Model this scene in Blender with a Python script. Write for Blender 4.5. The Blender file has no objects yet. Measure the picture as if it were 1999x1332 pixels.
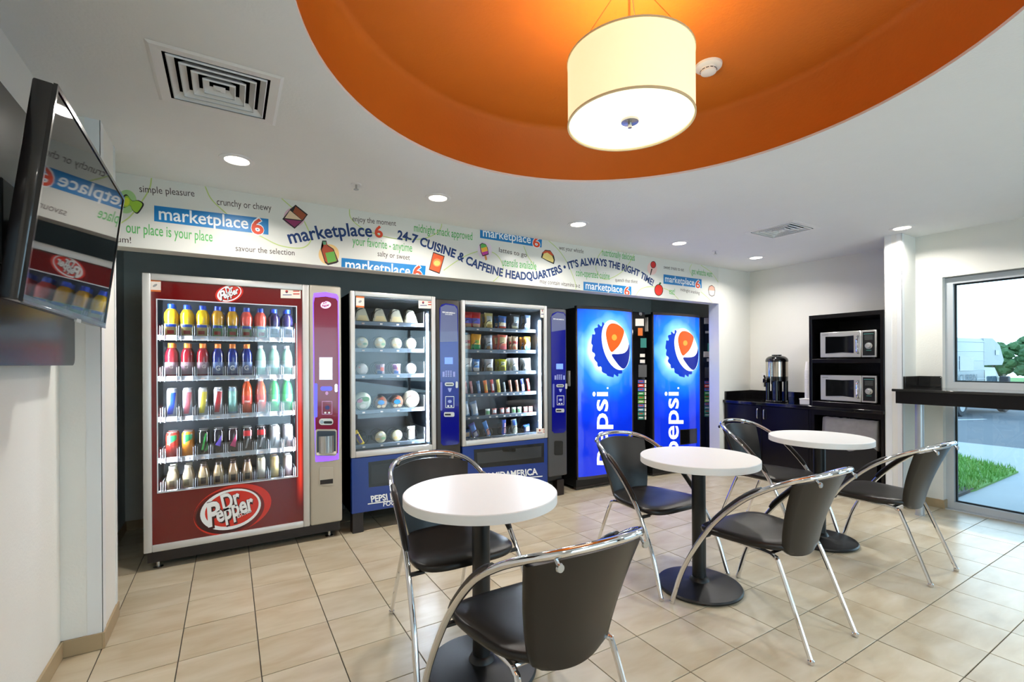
import bpy, bmesh, math, random
from mathutils import Vector, Matrix
random.seed(11)
S = bpy.context.scene
COL = S.collection
PI = math.pi

# ------------------------------------------------------------------ camera (level, slight roll, shifted lens)
FPX, HY, TH, ROLL, CAMH = 918.5, 709.7, math.radians(30.97), math.radians(-0.33), 1.3
CF = Vector((math.sin(TH), math.cos(TH), 0))
_r0 = Vector((math.cos(TH), -math.sin(TH), 0)); _u0 = Vector((0, 0, 1))
CR = _r0*math.cos(ROLL) + _u0*math.sin(ROLL)
CU = _u0*math.cos(ROLL) - _r0*math.sin(ROLL)
CC = Vector((0, 0, CAMH))
cam = bpy.data.cameras.new('camera'); camo = bpy.data.objects.new('camera', cam); COL.objects.link(camo)
camo.matrix_world = Matrix(((CR.x, CU.x, -CF.x, 0), (CR.y, CU.y, -CF.y, 0), (CR.z, CU.z, -CF.z, CAMH), (0, 0, 0, 1)))
cam.sensor_width = 36; cam.lens = FPX/1999*36; cam.shift_y = (HY-666)/1999
cam.clip_start = .05; cam.clip_end = 800
S.camera = camo

# ------------------------------------------------------------------ world, exposure
S.view_settings.view_transform = 'Standard'; S.view_settings.look = 'None'
S.view_settings.gamma = 1; S.view_settings.use_curve_mapping = False
S.view_settings.exposure = 0.2
W = bpy.data.worlds.new('sky'); S.world = W; W.use_nodes = True
nt = W.node_tree; nt.nodes.clear()
wo = nt.nodes.new('ShaderNodeOutputWorld'); wb = nt.nodes.new('ShaderNodeBackground')
tc = nt.nodes.new('ShaderNodeTexCoord'); sx = nt.nodes.new('ShaderNodeSeparateXYZ'); rp = nt.nodes.new('ShaderNodeValToRGB')
nt.links.new(tc.outputs['Generated'], sx.inputs[0]); nt.links.new(sx.outputs['Z'], rp.inputs[0])
rp.color_ramp.elements[0].color = (.72, .88, 1, 1); rp.color_ramp.elements[0].position = 0
rp.color_ramp.elements[1].color = (.52, .74, 1, 1); rp.color_ramp.elements[1].position = .9
nt.links.new(rp.outputs[0], wb.inputs[0]); wb.inputs[1].default_value = 4.2
nt.links.new(wb.outputs[0], wo.inputs[0])
def portal(loc, rot, sx_, sy_):
    l = bpy.data.lights.new('window_portal', 'AREA'); l.shape = 'RECTANGLE'; l.size = sx_; l.size_y = sy_; l.cycles.is_portal = True
    o = bpy.data.objects.new('window_portal', l); COL.objects.link(o); o.location = loc; o.rotation_euler = rot
portal((5.62, .8, 1.02), (0, math.pi/2, 0), 2.0, 1.6); portal((5.62, -1.32, 1.02), (0, math.pi/2, 0), 2.0, 1.95); portal((2.65, -2.74, 1.1), (math.pi/2, 0, math.pi), 4.5, 2.0)
try:
    S.cycles.use_denoising = True
    S.cycles.max_bounces = 10; S.cycles.diffuse_bounces = 4; S.cycles.glossy_bounces = 5
    S.cycles.transparent_max_bounces = 16; S.cycles.transmission_bounces = 6
    S.cycles.caustics_reflective = False; S.cycles.caustics_refractive = False
    S.cycles.sample_clamp_indirect = 6
except Exception:
    pass

# ------------------------------------------------------------------ pixel of the 1999x1332 frame -> direction -> point on a known plane
def ray(u, v): return CF + CR*((u-999.5)/FPX) + CU*((HY-v)/FPX)
def onX(u, v, x): d = ray(u, v); return CC + d*(x/d.x)
def onY(u, v, y): d = ray(u, v); return CC + d*(y/d.y)
def onZ(u, v, z): d = ray(u, v); return CC + d*((z-CAMH)/d.z)

# ------------------------------------------------------------------ materials
def lin(c):
    return tuple(((x/255)/12.92 if x/255 <= .04045 else ((x/255+.055)/1.055)**2.4) for x in c)
MATS = {}
def mat(name, col, rough=.5, metal=0, coat=0, var=.05, vscale=9, bump=0, bscale=150, emit=0, ecol=None, spec=.5, rnd=0):
    if name in MATS: return MATS[name]
    m = bpy.data.materials.new(name); m.use_nodes = True; t = m.node_tree
    p = t.nodes['Principled BSDF']; N = t.nodes.new; L = t.links.new
    c = lin(col)
    co = N('ShaderNodeTexCoord'); nz = N('ShaderNodeTexNoise'); nz.inputs['Scale'].default_value = vscale; nz.inputs['Detail'].default_value = 3
    L(co.outputs['Object'], nz.inputs['Vector'])
    mx = N('ShaderNodeMix'); mx.data_type = 'RGBA'
    mx.inputs[6].default_value = (*[max(0, x*(1-var)) for x in c], 1); mx.inputs[7].default_value = (*[min(1, x*(1+var)) for x in c], 1)
    L(nz.outputs[0], mx.inputs[0]); out = mx.outputs[2]
    if rnd:
        oi = N('ShaderNodeObjectInfo'); hs = N('ShaderNodeHueSaturation'); mr = N('ShaderNodeMapRange')
        mr.inputs[3].default_value = 1-rnd; mr.inputs[4].default_value = 1+rnd
        L(oi.outputs['Random'], mr.inputs[0]); L(mr.outputs[0], hs.inputs['Value']); L(out, hs.inputs['Color']); out = hs.outputs[0]
    L(out, p.inputs['Base Color'])
    p.inputs['Roughness'].default_value = rough; p.inputs['Metallic'].default_value = metal
    p.inputs['Coat Weight'].default_value = coat; p.inputs['Coat Roughness'].default_value = .04
    p.inputs['Specular IOR Level'].default_value = spec
    if bump:
        b = N('ShaderNodeBump'); n2 = N('ShaderNodeTexNoise'); n2.inputs['Scale'].default_value = bscale; n2.inputs['Detail'].default_value = 2
        b.inputs['Strength'].default_value = bump; b.inputs['Distance'].default_value = .003
        L(co.outputs['Object'], n2.inputs['Vector']); L(n2.outputs[0], b.inputs['Height']); L(b.outputs[0], p.inputs['Normal'])
    if emit:
        if ecol is None: L(out, p.inputs['Emission Color'])
        else: p.inputs['Emission Color'].default_value = (*lin(ecol), 1)
        p.inputs['Emission Strength'].default_value = emit
    MATS[name] = m; return m

def glassmat(name, tint=(1, 1, 1), ior=1.45, gain=1.0):
    if name in MATS: return MATS[name]
    m = bpy.data.materials.new(name); m.use_nodes = True; t = m.node_tree; t.nodes.clear(); N = t.nodes.new; L = t.links.new
    o = N('ShaderNodeOutputMaterial'); mx = N('ShaderNodeMixShader'); tr = N('ShaderNodeBsdfTransparent'); gl = N('ShaderNodeBsdfGlossy'); fr = N('ShaderNodeFresnel')
    mu = N('ShaderNodeMath'); mu.operation = 'MULTIPLY'; mu.inputs[1].default_value = gain; mu.use_clamp = True
    tr.inputs[0].default_value = (*tint, 1); gl.inputs['Roughness'].default_value = .015; fr.inputs[0].default_value = ior
    L(fr.outputs[0], mu.inputs[0]); L(mu.outputs[0], mx.inputs[0]); L(tr.outputs[0], mx.inputs[1]); L(gl.outputs[0], mx.inputs[2]); L(mx.outputs[0], o.inputs[0])
    MATS[name] = m; return m

WALL = mat('wall_paint', (229, 228, 222), .75, var=.015, bump=.25, bscale=90)
CEIL = mat('ceiling_paint', (236, 237, 236), .8, var=.015, bump=.35, bscale=70)
ORANGE = mat('orange_paint', (200, 108, 16), .62, var=.04, bump=.4, bscale=70)
GREYW = mat('charcoal_paint', (198, 200, 194), .7, var=.03, bump=.2, bscale=90)
TRIMW = mat('white_vinyl', (226, 228, 228), .45, var=.01)
GROUT = mat('grout', (70, 66, 60), .9, var=.1, vscale=40)
BASET = mat('base_tile', (168, 148, 116), .45, var=.1, vscale=6, rnd=.05)
CHROME = mat('chrome', (225, 225, 228), .07, 1, var=.01)
STEEL = mat('stainless_steel', (190, 190, 190), .25, 1, var=.05)
SILVER = mat('silver_paint', (208, 208, 206), .35, .25, var=.02)
BLACK = mat('black_plastic', (14, 14, 15), .45, var=.1)
BLACKG = mat('black_gloss', (9, 9, 10), .12, coat=.5, var=.1)
DARKBR = mat('dark_brown_metal', (30, 20, 17), .4, var=.1)
WHITE = mat('white_plastic', (236, 236, 236), .4, var=.01)
VINYL = mat('black_vinyl', (22, 17, 14), .3, var=.08, vscale=30, bump=.12, bscale=900, spec=.45)
GLASS = glassmat('clear_glass')
WGLASS = glassmat('window_glass', (.86, .95, .97))

def tilemat():
    m = bpy.data.materials.new('beige_porcelain'); m.use_nodes = True; t = m.node_tree; N = t.nodes.new; L = t.links.new; p = t.nodes['Principled BSDF']
    g = N('ShaderNodeTexCoord'); oi = N('ShaderNodeObjectInfo')
    vm = N('ShaderNodeVectorMath'); vm.operation = 'MULTIPLY_ADD'; vm.inputs[1].default_value = (1, 1, 1)
    cm = N('ShaderNodeCombineXYZ'); mu = N('ShaderNodeMath'); mu.operation = 'MULTIPLY'; mu.inputs[1].default_value = 57
    L(oi.outputs['Random'], mu.inputs[0]); L(mu.outputs[0], cm.inputs[0]); L(mu.outputs[0], cm.inputs[2])
    L(g.outputs['Object'], vm.inputs[0]); L(cm.outputs[0], vm.inputs[2])
    mp = N('ShaderNodeMapping'); mp.inputs['Scale'].default_value = (2.2, 6.5, 1); mp.inputs['Rotation'].default_value = (0, 0, .45); L(vm.outputs[0], mp.inputs[0])
    nz = N('ShaderNodeTexNoise'); nz.inputs['Scale'].default_value = 1.6; nz.inputs['Detail'].default_value = 6; nz.inputs['Distortion'].default_value = .35; L(mp.outputs[0], nz.inputs['Vector'])
    r = N('ShaderNodeValToRGB'); e = r.color_ramp.elements
    e[0].position = .2; e[0].color = (*lin((172, 154, 124)), 1); e[1].position = .8; e[1].color = (*lin((206, 197, 178)), 1)
    n = e.new(.5); n.color = (*lin((191, 179, 154)), 1)
    L(nz.outputs[0], r.inputs[0])
    hs = N('ShaderNodeHueSaturation'); mr = N('ShaderNodeMapRange'); mr.inputs[3].default_value = .93; mr.inputs[4].default_value = 1.05
    L(oi.outputs['Random'], mr.inputs[0]); L(mr.outputs[0], hs.inputs['Value']); L(r.outputs[0], hs.inputs['Color']); L(hs.outputs[0], p.inputs['Base Color'])
    p.inputs['Roughness'].default_value = .3
    b = N('ShaderNodeBump'); b.inputs['Strength'].default_value = .12; b.inputs['Distance'].default_value = .002
    L(nz.outputs[0], b.inputs['Height']); L(b.outputs[0], p.inputs['Normal'])
    return m
TILE = tilemat()

# ------------------------------------------------------------------ mesh helpers
ORG = {}
def tag(o, label=None, cat=None, group=None, kind=None):
    if label: o['label'] = label
    if cat: o['category'] = cat
    if group: o['group'] = group
    if kind: o['kind'] = kind
    return o
def obj(name, bm, m, parent=None, smooth=True, ang=40, recalc=True):
    if recalc: bmesh.ops.recalc_face_normals(bm, faces=bm.faces)
    org = Vector(ORG.get(parent.name, (0, 0, 0))) if parent else Vector((0, 0, 0))
    if org.length: bmesh.ops.translate(bm, vec=-org, verts=bm.verts)
    me = bpy.data.meshes.new(name); bm.to_mesh(me); bm.free()
    if smooth and len(me.polygons):
        me.polygons.foreach_set('use_smooth', [True]*len(me.polygons)); me.set_sharp_from_angle(angle=math.radians(ang))
    me.materials.append(m)
    o = bpy.data.objects.new(name, me); COL.objects.link(o)
    if parent: o.parent = parent
    ORG[o.name] = tuple(org)
    return o
def thing(name, label, cat, loc=(0, 0, 0), group=None):
    o = bpy.data.objects.new(name, None); COL.objects.link(o); o.location = loc; o.empty_display_size = .1
    ORG[o.name] = tuple(loc); return tag(o, label, cat, group)
KIDS = {}
def kids_of(o): return [c for c in bpy.data.objects if c.parent == o]
def copy_tree(root, loc=None, rotz=None, label=None, group=None, kids=None):
    r = root.copy(); COL.objects.link(r)
    if loc is not None: r.location = loc
    if rotz is not None: r.rotation_euler = (0, 0, rotz)
    if label: r['label'] = label
    if group: r['group'] = group
    for ch, gs in (kids if kids is not None else [(c, kids_of(c)) for c in kids_of(root)]):
        c = ch.copy(); COL.objects.link(c); c.parent = r
        for g in gs:
            d = g.copy(); COL.objects.link(d); d.parent = c
    return r
B = bmesh.new
def box(bm, x0, x1, y0, y1, z0, z1, bev=0, seg=1):
    r = bmesh.ops.create_cube(bm, size=1); vs = r['verts']
    for v in vs: v.co = Vector(((x0+x1)/2+v.co.x*(x1-x0), (y0+y1)/2+v.co.y*(y1-y0), (z0+z1)/2+v.co.z*(z1-z0)))
    if bev:
        es = list({e for v in vs for e in v.link_edges})
        bmesh.ops.bevel(bm, geom=es, offset=bev, segments=seg, profile=.5, affect='EDGES', clamp_overlap=True)
    return bm
def bx(*a, **k): return box(B(), *a, **k)
def lathe(bm, prof, c=(0, 0, 0), n=24, axis='z', close=True):
    rings = []; c = Vector(c)
    def P(r, h, a):
        x, y = r*math.cos(a), r*math.sin(a)
        return c + (Vector((x, y, h)) if axis == 'z' else Vector((x, h, y)) if axis == 'y' else Vector((h, x, y)))
    for r, h in prof:
        rings.append([bm.verts.new(P(max(r, 1e-5), h, 2*PI*i/n)) for i in range(n)] if r > 1e-4 else [bm.verts.new(P(0, h, 0))])
    for a, b in zip(rings, rings[1:]):
        for i in range(n):
            j = (i+1) % n
            if len(a) == 1 and len(b) == 1: continue
            f = [a[0], b[j], b[i]] if len(a) == 1 else [a[i], a[j], b[0]] if len(b) == 1 else [a[i], a[j], b[j], b[i]]
            bm.faces.new(f)
    if close:
        for g in (rings[0], rings[-1]):
            if len(g) > 2: bm.faces.new(g)
    return bm
def cr(pts, k=6, closed=False):
    """Catmull-Rom through points"""
    P = [Vector(p) for p in pts]; n = len(P); out = []
    rng = n if closed else n-1
    for i in range(rng):
        p1, p2 = P[i], P[(i+1) % n]
        p0 = P[i-1] if (closed or i > 0) else p1*2-p2
        p3 = P[(i+2) % n] if (closed or i < n-2) else p2*2-p1
        for j in range(k):
            t = j/k
            out.append(.5*((2*p1)+(p2-p0)*t+(2*p0-5*p1+4*p2-p3)*t*t+(3*p1-p0-3*p2+p3)*t**3))
    if not closed: out.append(P[-1])
    return out
def tube(bm, pts, r, n=8, closed=False, ell=None):
    P = [Vector(p) for p in pts]; N = len(P); rings = []; up = None
    for i in range(N):
        t = (P[(i+1) % N]-P[i-1] if closed else P[min(i+1, N-1)]-P[max(i-1, 0)]).normalized()
        if up is None:
            up = Vector((0, 0, 1)) if abs(t.z) < .9 else Vector((1, 0, 0))
        up = (up - t*up.dot(t)).normalized(); s = t.cross(up)
        rr = r[i] if isinstance(r, (list, tuple)) else r
        a, b = (rr, rr) if not ell else ell
        rings.append([bm.verts.new(P[i]+s*a*math.cos(2*PI*k/n)+up*b*math.sin(2*PI*k/n)) for k in range(n)])
    for i in range(N if closed else N-1):
        a, b = rings[i], rings[(i+1) % N]
        for k in range(n): bm.faces.new([a[k], a[(k+1) % n], b[(k+1) % n], b[k]])
    if not closed: bm.faces.new(rings[0]); bm.faces.new(rings[-1])
    return bm
def cyl(bm, p0, p1, r, n=12): return tube(bm, [p0, p1], r, n)
def poly(bm, pts):
    try: f = bm.faces.new([bm.verts.new(p) for p in pts]); return f
    except Exception: return None
def sheet(bm, nu, nv, f, th=None):
    """grid surface f(s,t) -> point ; th gives a thickness vector function"""
    g = [[bm.verts.new(f(i/nu, j/nv)) for j in range(nv+1)] for i in range(nu+1)]
    for i in range(nu):
        for j in range(nv): bm.faces.new([g[i][j], g[i+1][j], g[i+1][j+1], g[i][j+1]])
    if th is not None:
        h = [[bm.verts.new(f(i/nu, j/nv)+th) for j in range(nv+1)] for i in range(nu+1)]
        for i in range(nu):
            for j in range(nv): bm.faces.new([h[i][j], h[i][j+1], h[i+1][j+1], h[i+1][j]])
        for i in range(nu):
            bm.faces.new([g[i][0], h[i][0], h[i+1][0], g[i+1][0]]); bm.faces.new([g[i][nv], g[i+1][nv], h[i+1][nv], h[i][nv]])
        for j in range(nv):
            bm.faces.new([g[0][j], g[0][j+1], h[0][j+1], h[0][j]]); bm.faces.new([g[nu][j], h[nu][j], h[nu][j+1], g[nu][j+1]])
    return bm
def prism(bm, pts, d):
    """planar polygon pts pushed along vector d"""
    d = Vector(d); a = [bm.verts.new(p) for p in pts]; b = [bm.verts.new(Vector(p)+d) for p in pts]; n = len(a)
    bm.faces.new(a); bm.faces.new(b[::-1])
    for i in range(n): bm.faces.new([a[i], b[i], b[(i+1) % n], a[(i+1) % n]])
    return bm
def frame(bm, x0, x1, z0, z1, w, y0, y1, axis='y', wt=None, wb=None):
    """rectangular frame, w = side width, axis = facing axis"""
    wt = w if wt is None else wt; wb = w if wb is None else wb
    for a0, a1, b0, b1 in ((x0, x0+w, z0, z1), (x1-w, x1, z0, z1), (x0+w, x1-w, z1-wt, z1), (x0+w, x1-w, z0, z0+wb)):
        if axis == 'y': box(bm, a0, a1, y0, y1, b0, b1)
        else: box(bm, y0, y1, a0, a1, b0, b1)
    return bm
def rrect(u0, v0, u1, v1, r, n=4):
    out = []
    for cx, cy, a in ((u1-r, v0+r, -PI/2), (u1-r, v1-r, 0), (u0+r, v1-r, PI/2), (u0+r, v0+r, PI)):
        for i in range(n+1): t = a+PI/2*i/n; out.append((cx+r*math.cos(t), cy+r*math.sin(t)))
    return out
def ellipse(cx, cy, a, b, rot=0, n=36):
    c, s = math.cos(rot), math.sin(rot)
    return [(cx+a*math.cos(t)*c-b*math.sin(t)*s, cy+a*math.cos(t)*s+b*math.sin(t)*c) for t in (2*PI*i/n for i in range(n))]
def decal(name, pts, m, parent, mp, th=.0):
    """flat print: polygon in 2-D carried onto a surface by mp(a,b)"""
    bm = B(); poly(bm, [mp(*p) for p in pts]); bmesh.ops.triangulate(bm, faces=bm.faces)
    return obj(name, bm, m, parent, smooth=False, recalc=False)
def ring(name, o, i, m, parent, mp):
    bm = B(); a = [bm.verts.new(mp(*p)) for p in o]; b = [bm.verts.new(mp(*p)) for p in i]; n = len(a)
    for k in range(n): bm.faces.new([a[k], a[(k+1) % n], b[(k+1) % n], b[k]])
    return obj(name, bm, m, parent, smooth=False, recalc=False)

# ------------------------------------------------------------------ lettering (built-in font turned into flat meshes laid along a path)
TC = {}
def glyphs(s, bold=0, shear=0):
    k = (s, bold, shear)
    if k in TC: return TC[k]
    cu = bpy.data.curves.new('lettering', 'FONT'); cu.body = s; cu.size = 1; cu.offset = bold; cu.shear = shear; cu.resolution_u = 3
    o = bpy.data.objects.new('lettering', cu); COL.objects.link(o)
    me = bpy.data.meshes.new_from_object(o.evaluated_get(bpy.context.evaluated_depsgraph_get()))
    V = [v.co.copy() for v in me.vertices]; F = [list(p.vertices) for p in me.polygons]
    bpy.data.objects.remove(o); bpy.data.curves.remove(cu); bpy.data.meshes.remove(me)
    TC[k] = (V, F); return V, F
_H = glyphs('H')[0]; CAPH = max(v.y for v in _H)
def letters(name, s, path, cap, m, parent, mp, bold=0, shear=0, clip=None, post=None):
    """path: 2-D points of the baseline; cap: capital height in the same units; mp(a,b) -> world point"""
    V, F = glyphs(s, bold, shear)
    x0 = min(v.x for v in V); x1 = max(v.x for v in V)
    P = [Vector((p[0], p[1], 0)) for p in path]
    if len(P) > 2: P = cr(P, 8)
    L = [0]
    for a, b in zip(P, P[1:]): L.append(L[-1]+(b-a).length)
    def at(d):
        for i in range(len(P)-1):
            if d <= L[i+1] or i == len(P)-2:
                t = (d-L[i])/max(1e-9, L[i+1]-L[i]); tg = (P[i+1]-P[i]).normalized()
                if len(P) > 2:
                    t0 = (P[i+1]-P[max(i-1, 0)]).normalized(); t1 = (P[min(i+2, len(P)-1)]-P[i]).normalized(); tg2 = (t0*(1-t)+t1*t).normalized()
                else: tg2 = tg
                return P[i]+(P[i+1]-P[i])*t, tg2
    bm = B(); vs = []
    for v in V:
        q, tg = at((v.x-x0)/(x1-x0)*L[-1]); n = Vector((-tg.y, tg.x, 0)); w = q+n*(v.y/CAPH*cap); vs.append(bm.verts.new(mp(w.x, w.y)))
    for f in F:
        try: bm.faces.new([vs[i] for i in f])
        except Exception: pass
    if clip:
        for co, no in clip:
            bmesh.ops.bisect_plane(bm, geom=bm.verts[:]+bm.edges[:]+bm.faces[:], plane_co=co, plane_no=no, clear_outer=True)
    if post: post(bm)
    return obj(name, bm, m, parent, smooth=False, recalc=False)
def struct(name, bm, m, label, cat, parent=None, smooth=False):
    o = obj(name, bm, m, parent, smooth)
    if parent is None: tag(o, label, cat, kind='structure')
    return o
ORD = ['first', 'second', 'third', 'fourth', 'fifth', 'sixth', 'seventh', 'eighth', 'ninth', 'tenth', 'eleventh', 'twelfth']
# ================================================================== the room
XL, XR, XN, YB, ZC, YF = -.65, 5.38, 5.63, 3.54, 2.43, -2.6
TCX, TCY, TR, TZ = 1.318, 1.249, 1.19, 2.765
# floor: grout bed with one object per tile
fl = struct('floor', bx(-.9, 5.75, YF, 4.9, -.12, -.004), GROUT, 'beige porcelain tile floor running under tables and machines', 'floor')
TX, TY, GX, GY, GAP = .309, .3036, .1085-.309*3, .705, .004
bm = bx(-(TX-GAP)/2, (TX-GAP)/2, -(TY-GAP)/2, (TY-GAP)/2, -.01, 0, bev=.0012); t0 = None
rest = B(); cells = []
for i in range(-1, 22):
    for j in range(-11, 14):
        x, y = GX+(i+.5)*TX, GY+(j+.5)*TY
        if x < -.8 or x > 5.7 or y > 4.85: continue
        d = Vector((x, y, 0))-CC; f = d.dot(CF)
        vis = f > .5 and abs(d.dot(CR)/f) < 1.16 and d.dot(CU)/f > -.74 and y < 3.9
        cells.append((vis, f, x, y))
cells.sort(key=lambda c: (not c[0], c[1]))
for k, (vis, f, x, y) in enumerate(cells):
    if vis and k < 290:
        if t0 is None: t0 = obj('tile', bm, TILE, fl); o = t0
        else: o = t0.copy(); COL.objects.link(o); o.parent = fl
        o.location = (x, y, random.uniform(-.0004, .0004))
    else:
        box(rest, x-(TX-GAP)/2, x+(TX-GAP)/2, y-(TY-GAP)/2, y+(TY-GAP)/2, -.01, 0)
r = obj('tile_field', rest, TILE, fl, smooth=False); r['kind'] = 'stuff'

# left wall and its end pier
struct('wall_left', bx(XL-.15, XL, YF, 2.84, 0, ZC), WALL, 'white painted wall on the left behind the television', 'wall')
pier = struct('wall_left_pier', bx(XL-.2, -.507, 2.83, 3.153, 0, ZC), WALL, 'short white wall end beside the red drink machine', 'wall')
g = B(); box(g, -.56, -.505, 2.827, 2.83, .075, ZC); box(g, -.5075, -.504, 2.827, 2.885, .075, ZC); struct('corner_guard', g, TRIMW, '', '', pier)
g = B(); box(g, -.5075, -.504, 3.12, 3.156, .075, ZC); struct('corner_guard', g, TRIMW, '', '', pier)
# header wall over the machine alcove, right part of the back wall, dark alcove
struct('wall_back_header', bx(-.72, 5.01, YB, YB+.13, 2.0, ZC), WALL, 'white header wall above the row of vending machines', 'wall')
struct('wall_back', bx(5.01, XN+.1, YB, YB+.13, 0, ZC), WALL, 'white back wall piece between last blue machine and corner', 'wall')
struct('wall_alcove_left', bx(-.85, -.71, 3.15, 4.85, 0, ZC), GREYW, 'charcoal side wall left of the red drink machine', 'wall')
struct('wall_alcove_back', bx(-.85, 5.35, 4.74, 4.85, 0, ZC), GREYW, 'charcoal back wall behind the vending machines', 'wall')
struct('wall_alcove_right', bx(5.17, 5.3, YB+.13, 4.85, 0, ZC), GREYW, 'charcoal side wall right of the last blue machine', 'wall')
g = B(); box(g, 5.0, 5.012, YB-.003, YB+.133, 0, 2.0); struct('trim_1', g, TRIMW, 'white corner strip on right edge of machine alcove', 'trim')
# right wall: window piers, column, coffee nook
g = B(); box(g, XR, XN+.1, 1.6, 1.80, 0, ZC); box(g, XR, XN+.1, YF, 1.6, 2.035, ZC); box(g, XR, XN+.1, -.35, 0, 0, 2.035); box(g, XR, XN+.1, YF, -2.3, 0, 2.035)
struct('wall_right', g, WALL, 'white wall on the right around the tall window', 'wall')
colm = struct('wall_right_column', bx(5.087, XN+.1, 1.787, 1.915, 0, ZC), WALL, 'white column between microwave tower and window', 'column')
g = B(); box(g, 5.083, 5.087, 1.784, 1.822, .075, ZC); box(g, 5.083, 5.13, 1.783, 1.787, .075, ZC); box(g, 5.084, 5.087, 1.862, 1.91, .075, ZC); struct('corner_guard', g, TRIMW, '', '', colm)
struct('wall_right_nook', bx(XN, XN+.1, 1.91, YB+.1, 0, ZC), WALL, 'cream wall behind coffee urn and microwave tower', 'wall')
g = B(); box(g, -.8, .4, YF-.12, YF, 0, ZC); box(g, 4.9, XN+.1, YF-.12, YF, 0, ZC); box(g, .4, 4.9, YF-.12, YF, 2.1, ZC); box(g, .4, 4.9, YF-.12, YF, 0, .1)
struct('wall_front', g, WALL, 'white wall behind the viewer closing the room', 'wall')
# ceiling with a round hole, orange tray above it
bm = B(); N = 96
o4 = [bm.verts.new(p) for p in ((-.85, YF-.1, ZC), (XN+.1, YF-.1, ZC), (XN+.1, 4.85, ZC), (-.85, 4.85, ZC))]
ci = [bm.verts.new((TCX+TR*math.cos(2*PI*k/N), TCY+TR*math.sin(2*PI*k/N), ZC)) for k in range(N)]
es = [bm.edges.new((o4[k], o4[(k+1) % 4])) for k in range(4)]+[bm.edges.new((ci[k], ci[(k+1) % N])) for k in range(N)]
for vx, vy in ((-.03, 2.26), (4.07, 2.27)):
    q4 = [bm.verts.new((vx+a*.205, vy+b*.205, ZC)) for a, b in ((-1, -1), (1, -1), (1, 1), (-1, 1))]; es += [bm.edges.new((q4[k], q4[(k+1) % 4])) for k in range(4)]
bmesh.ops.triangle_fill(bm, use_beauty=True, edges=es)
c2 = [bm.verts.new((v.co.x, v.co.y, ZC+.012)) for v in ci]
for k in range(N): bm.faces.new([ci[k], ci[(k+1) % N], c2[(k+1) % N], c2[k]])
struct('ceiling', bm, CEIL, 'white textured ceiling with a large round opening', 'ceiling')
bm = B(); lathe(bm, [(TR+.002, ZC+.008), (TR+.002, TZ-.03), (TR-.012, TZ-.012), (TR-.03, TZ), (0, TZ)], (TCX, TCY, 0), N, close=False)
struct('ceiling_tray', bm, ORANGE, 'round orange recessed ceiling tray above the tables', 'ceiling', smooth=True)
struct('ceiling_slab', bx(-.9, XN+.2, YF-.2, 4.9, TZ+.02, TZ+.1), CEIL, 'plain slab above the ceiling', 'ceiling')

# tile baseboards: one object per tile
def baseboard(name, label, runs, z=.075):
    root = None
    for (x0, y0, x1, y1, nx, ny) in runs:
        L = math.hypot(x1-x0, y1-y0); n = max(1, round(L/.305)); dx, dy = (x1-x0)/n, (y1-y0)/n
        for k in range(n):
            a = Vector((x0+dx*k, y0+dy*k, 0)); b = Vector((x0+dx*(k+1), y0+dy*(k+1), 0)); e = (b-a).normalized()*.0015
            xs = sorted((a.x+e.x, b.x-e.x, a.x+nx*.01, b.x+nx*.01)); ys = sorted((a.y+e.y, b.y-e.y, a.y+ny*.01, b.y+ny*.01))
            bb = bx(xs[0], xs[-1], ys[0], ys[-1], .001, z, bev=.001)
            if root is None:
                root = bpy.data.objects.new(name, None); COL.objects.link(root); tag(root, label, 'baseboard', kind='structure')
            obj('tile', bb, BASET, root, smooth=False)
baseboard('baseboard_left', 'beige tile baseboard along left wall and its end', [(XL, -1.5, XL, 2.83, 1, 0), (XL, 2.83, -.507, 2.83, 0, -1), (-.507, 2.82, -.507, 3.153, 1, 0)])
baseboard('baseboard_alcove', 'beige tile baseboard in the dark machine alcove', [(-.71, 3.16, -.71, 4.74, 1, 0), (-.70, 4.74, 1.0, 4.74, 0, -1)])
baseboard('baseboard_right', 'beige tile baseboard beside the window post', [(XR, 1.777, XR, 1.6, -1, 0), (5.1, 1.787, XR, 1.787, 0, -1), (XR-.01, 1.6, 5.46, 1.6, 0, -1)])

# ------------------------------------------------------------------ windows on the right
FRAME = mat('window_aluminium', (206, 213, 219), .35, .3, var=.02)
GASK = mat('window_gasket', (22, 34, 40), .6)
def window(name, label, y0, y1):
    r = bpy.data.objects.new(name, None); COL.objects.link(r); tag(r, label, 'window', kind='structure')
    zb, zt, zm = .005, 2.03, 1.085
    bm = B(); frame(bm, y0, y1, zb, zt, .055, 5.44, 5.53, axis='x'); box(bm, 5.44, 5.53, y0+.055, y1-.055, zm-.03, zm+.03); obj('window_frame', bm, FRAME, r, smooth=False)
    for a, b in ((zb+.055, zm-.03), (zm+.03, zt-.055)):
        bm = B(); frame(bm, y0+.055, y1-.055, a, b, .012, 5.475, 5.495, axis='x'); obj('gasket', bm, GASK, r, smooth=False)
        obj('pane', bx(5.482, 5.486, y0+.066, y1-.066, a+.011, b-.011), WGLASS, r, smooth=False)
    obj('sill', bx(XR, 5.56, y0, y1, -.003, .004), FRAME, r, smooth=False)
window('window_1', 'tall aluminium window behind the black bar counter', 0.0, 1.6)
r = bpy.data.objects.new('window_3', None); COL.objects.link(r); tag(r, 'wide window in the wall behind the viewer', 'window', kind='structure')
bm = B(); frame(bm, .4, 4.9, .1, 2.1, .055, YF-.09, YF-.03)
for xx in (1.9, 3.4): box(bm, xx-.025, xx+.025, YF-.09, YF-.03, .15, 2.05)
obj('window_frame', bm, FRAME, r, smooth=False)
for a, b in ((.455, 1.875), (1.925, 3.375), (3.425, 4.845)): obj('pane', bx(a, b, YF-.062, YF-.058, .155, 2.045), WGLASS, r, smooth=False)
window('window_2', 'second tall aluminium window nearer the viewer', -2.3, -.35)
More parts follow.
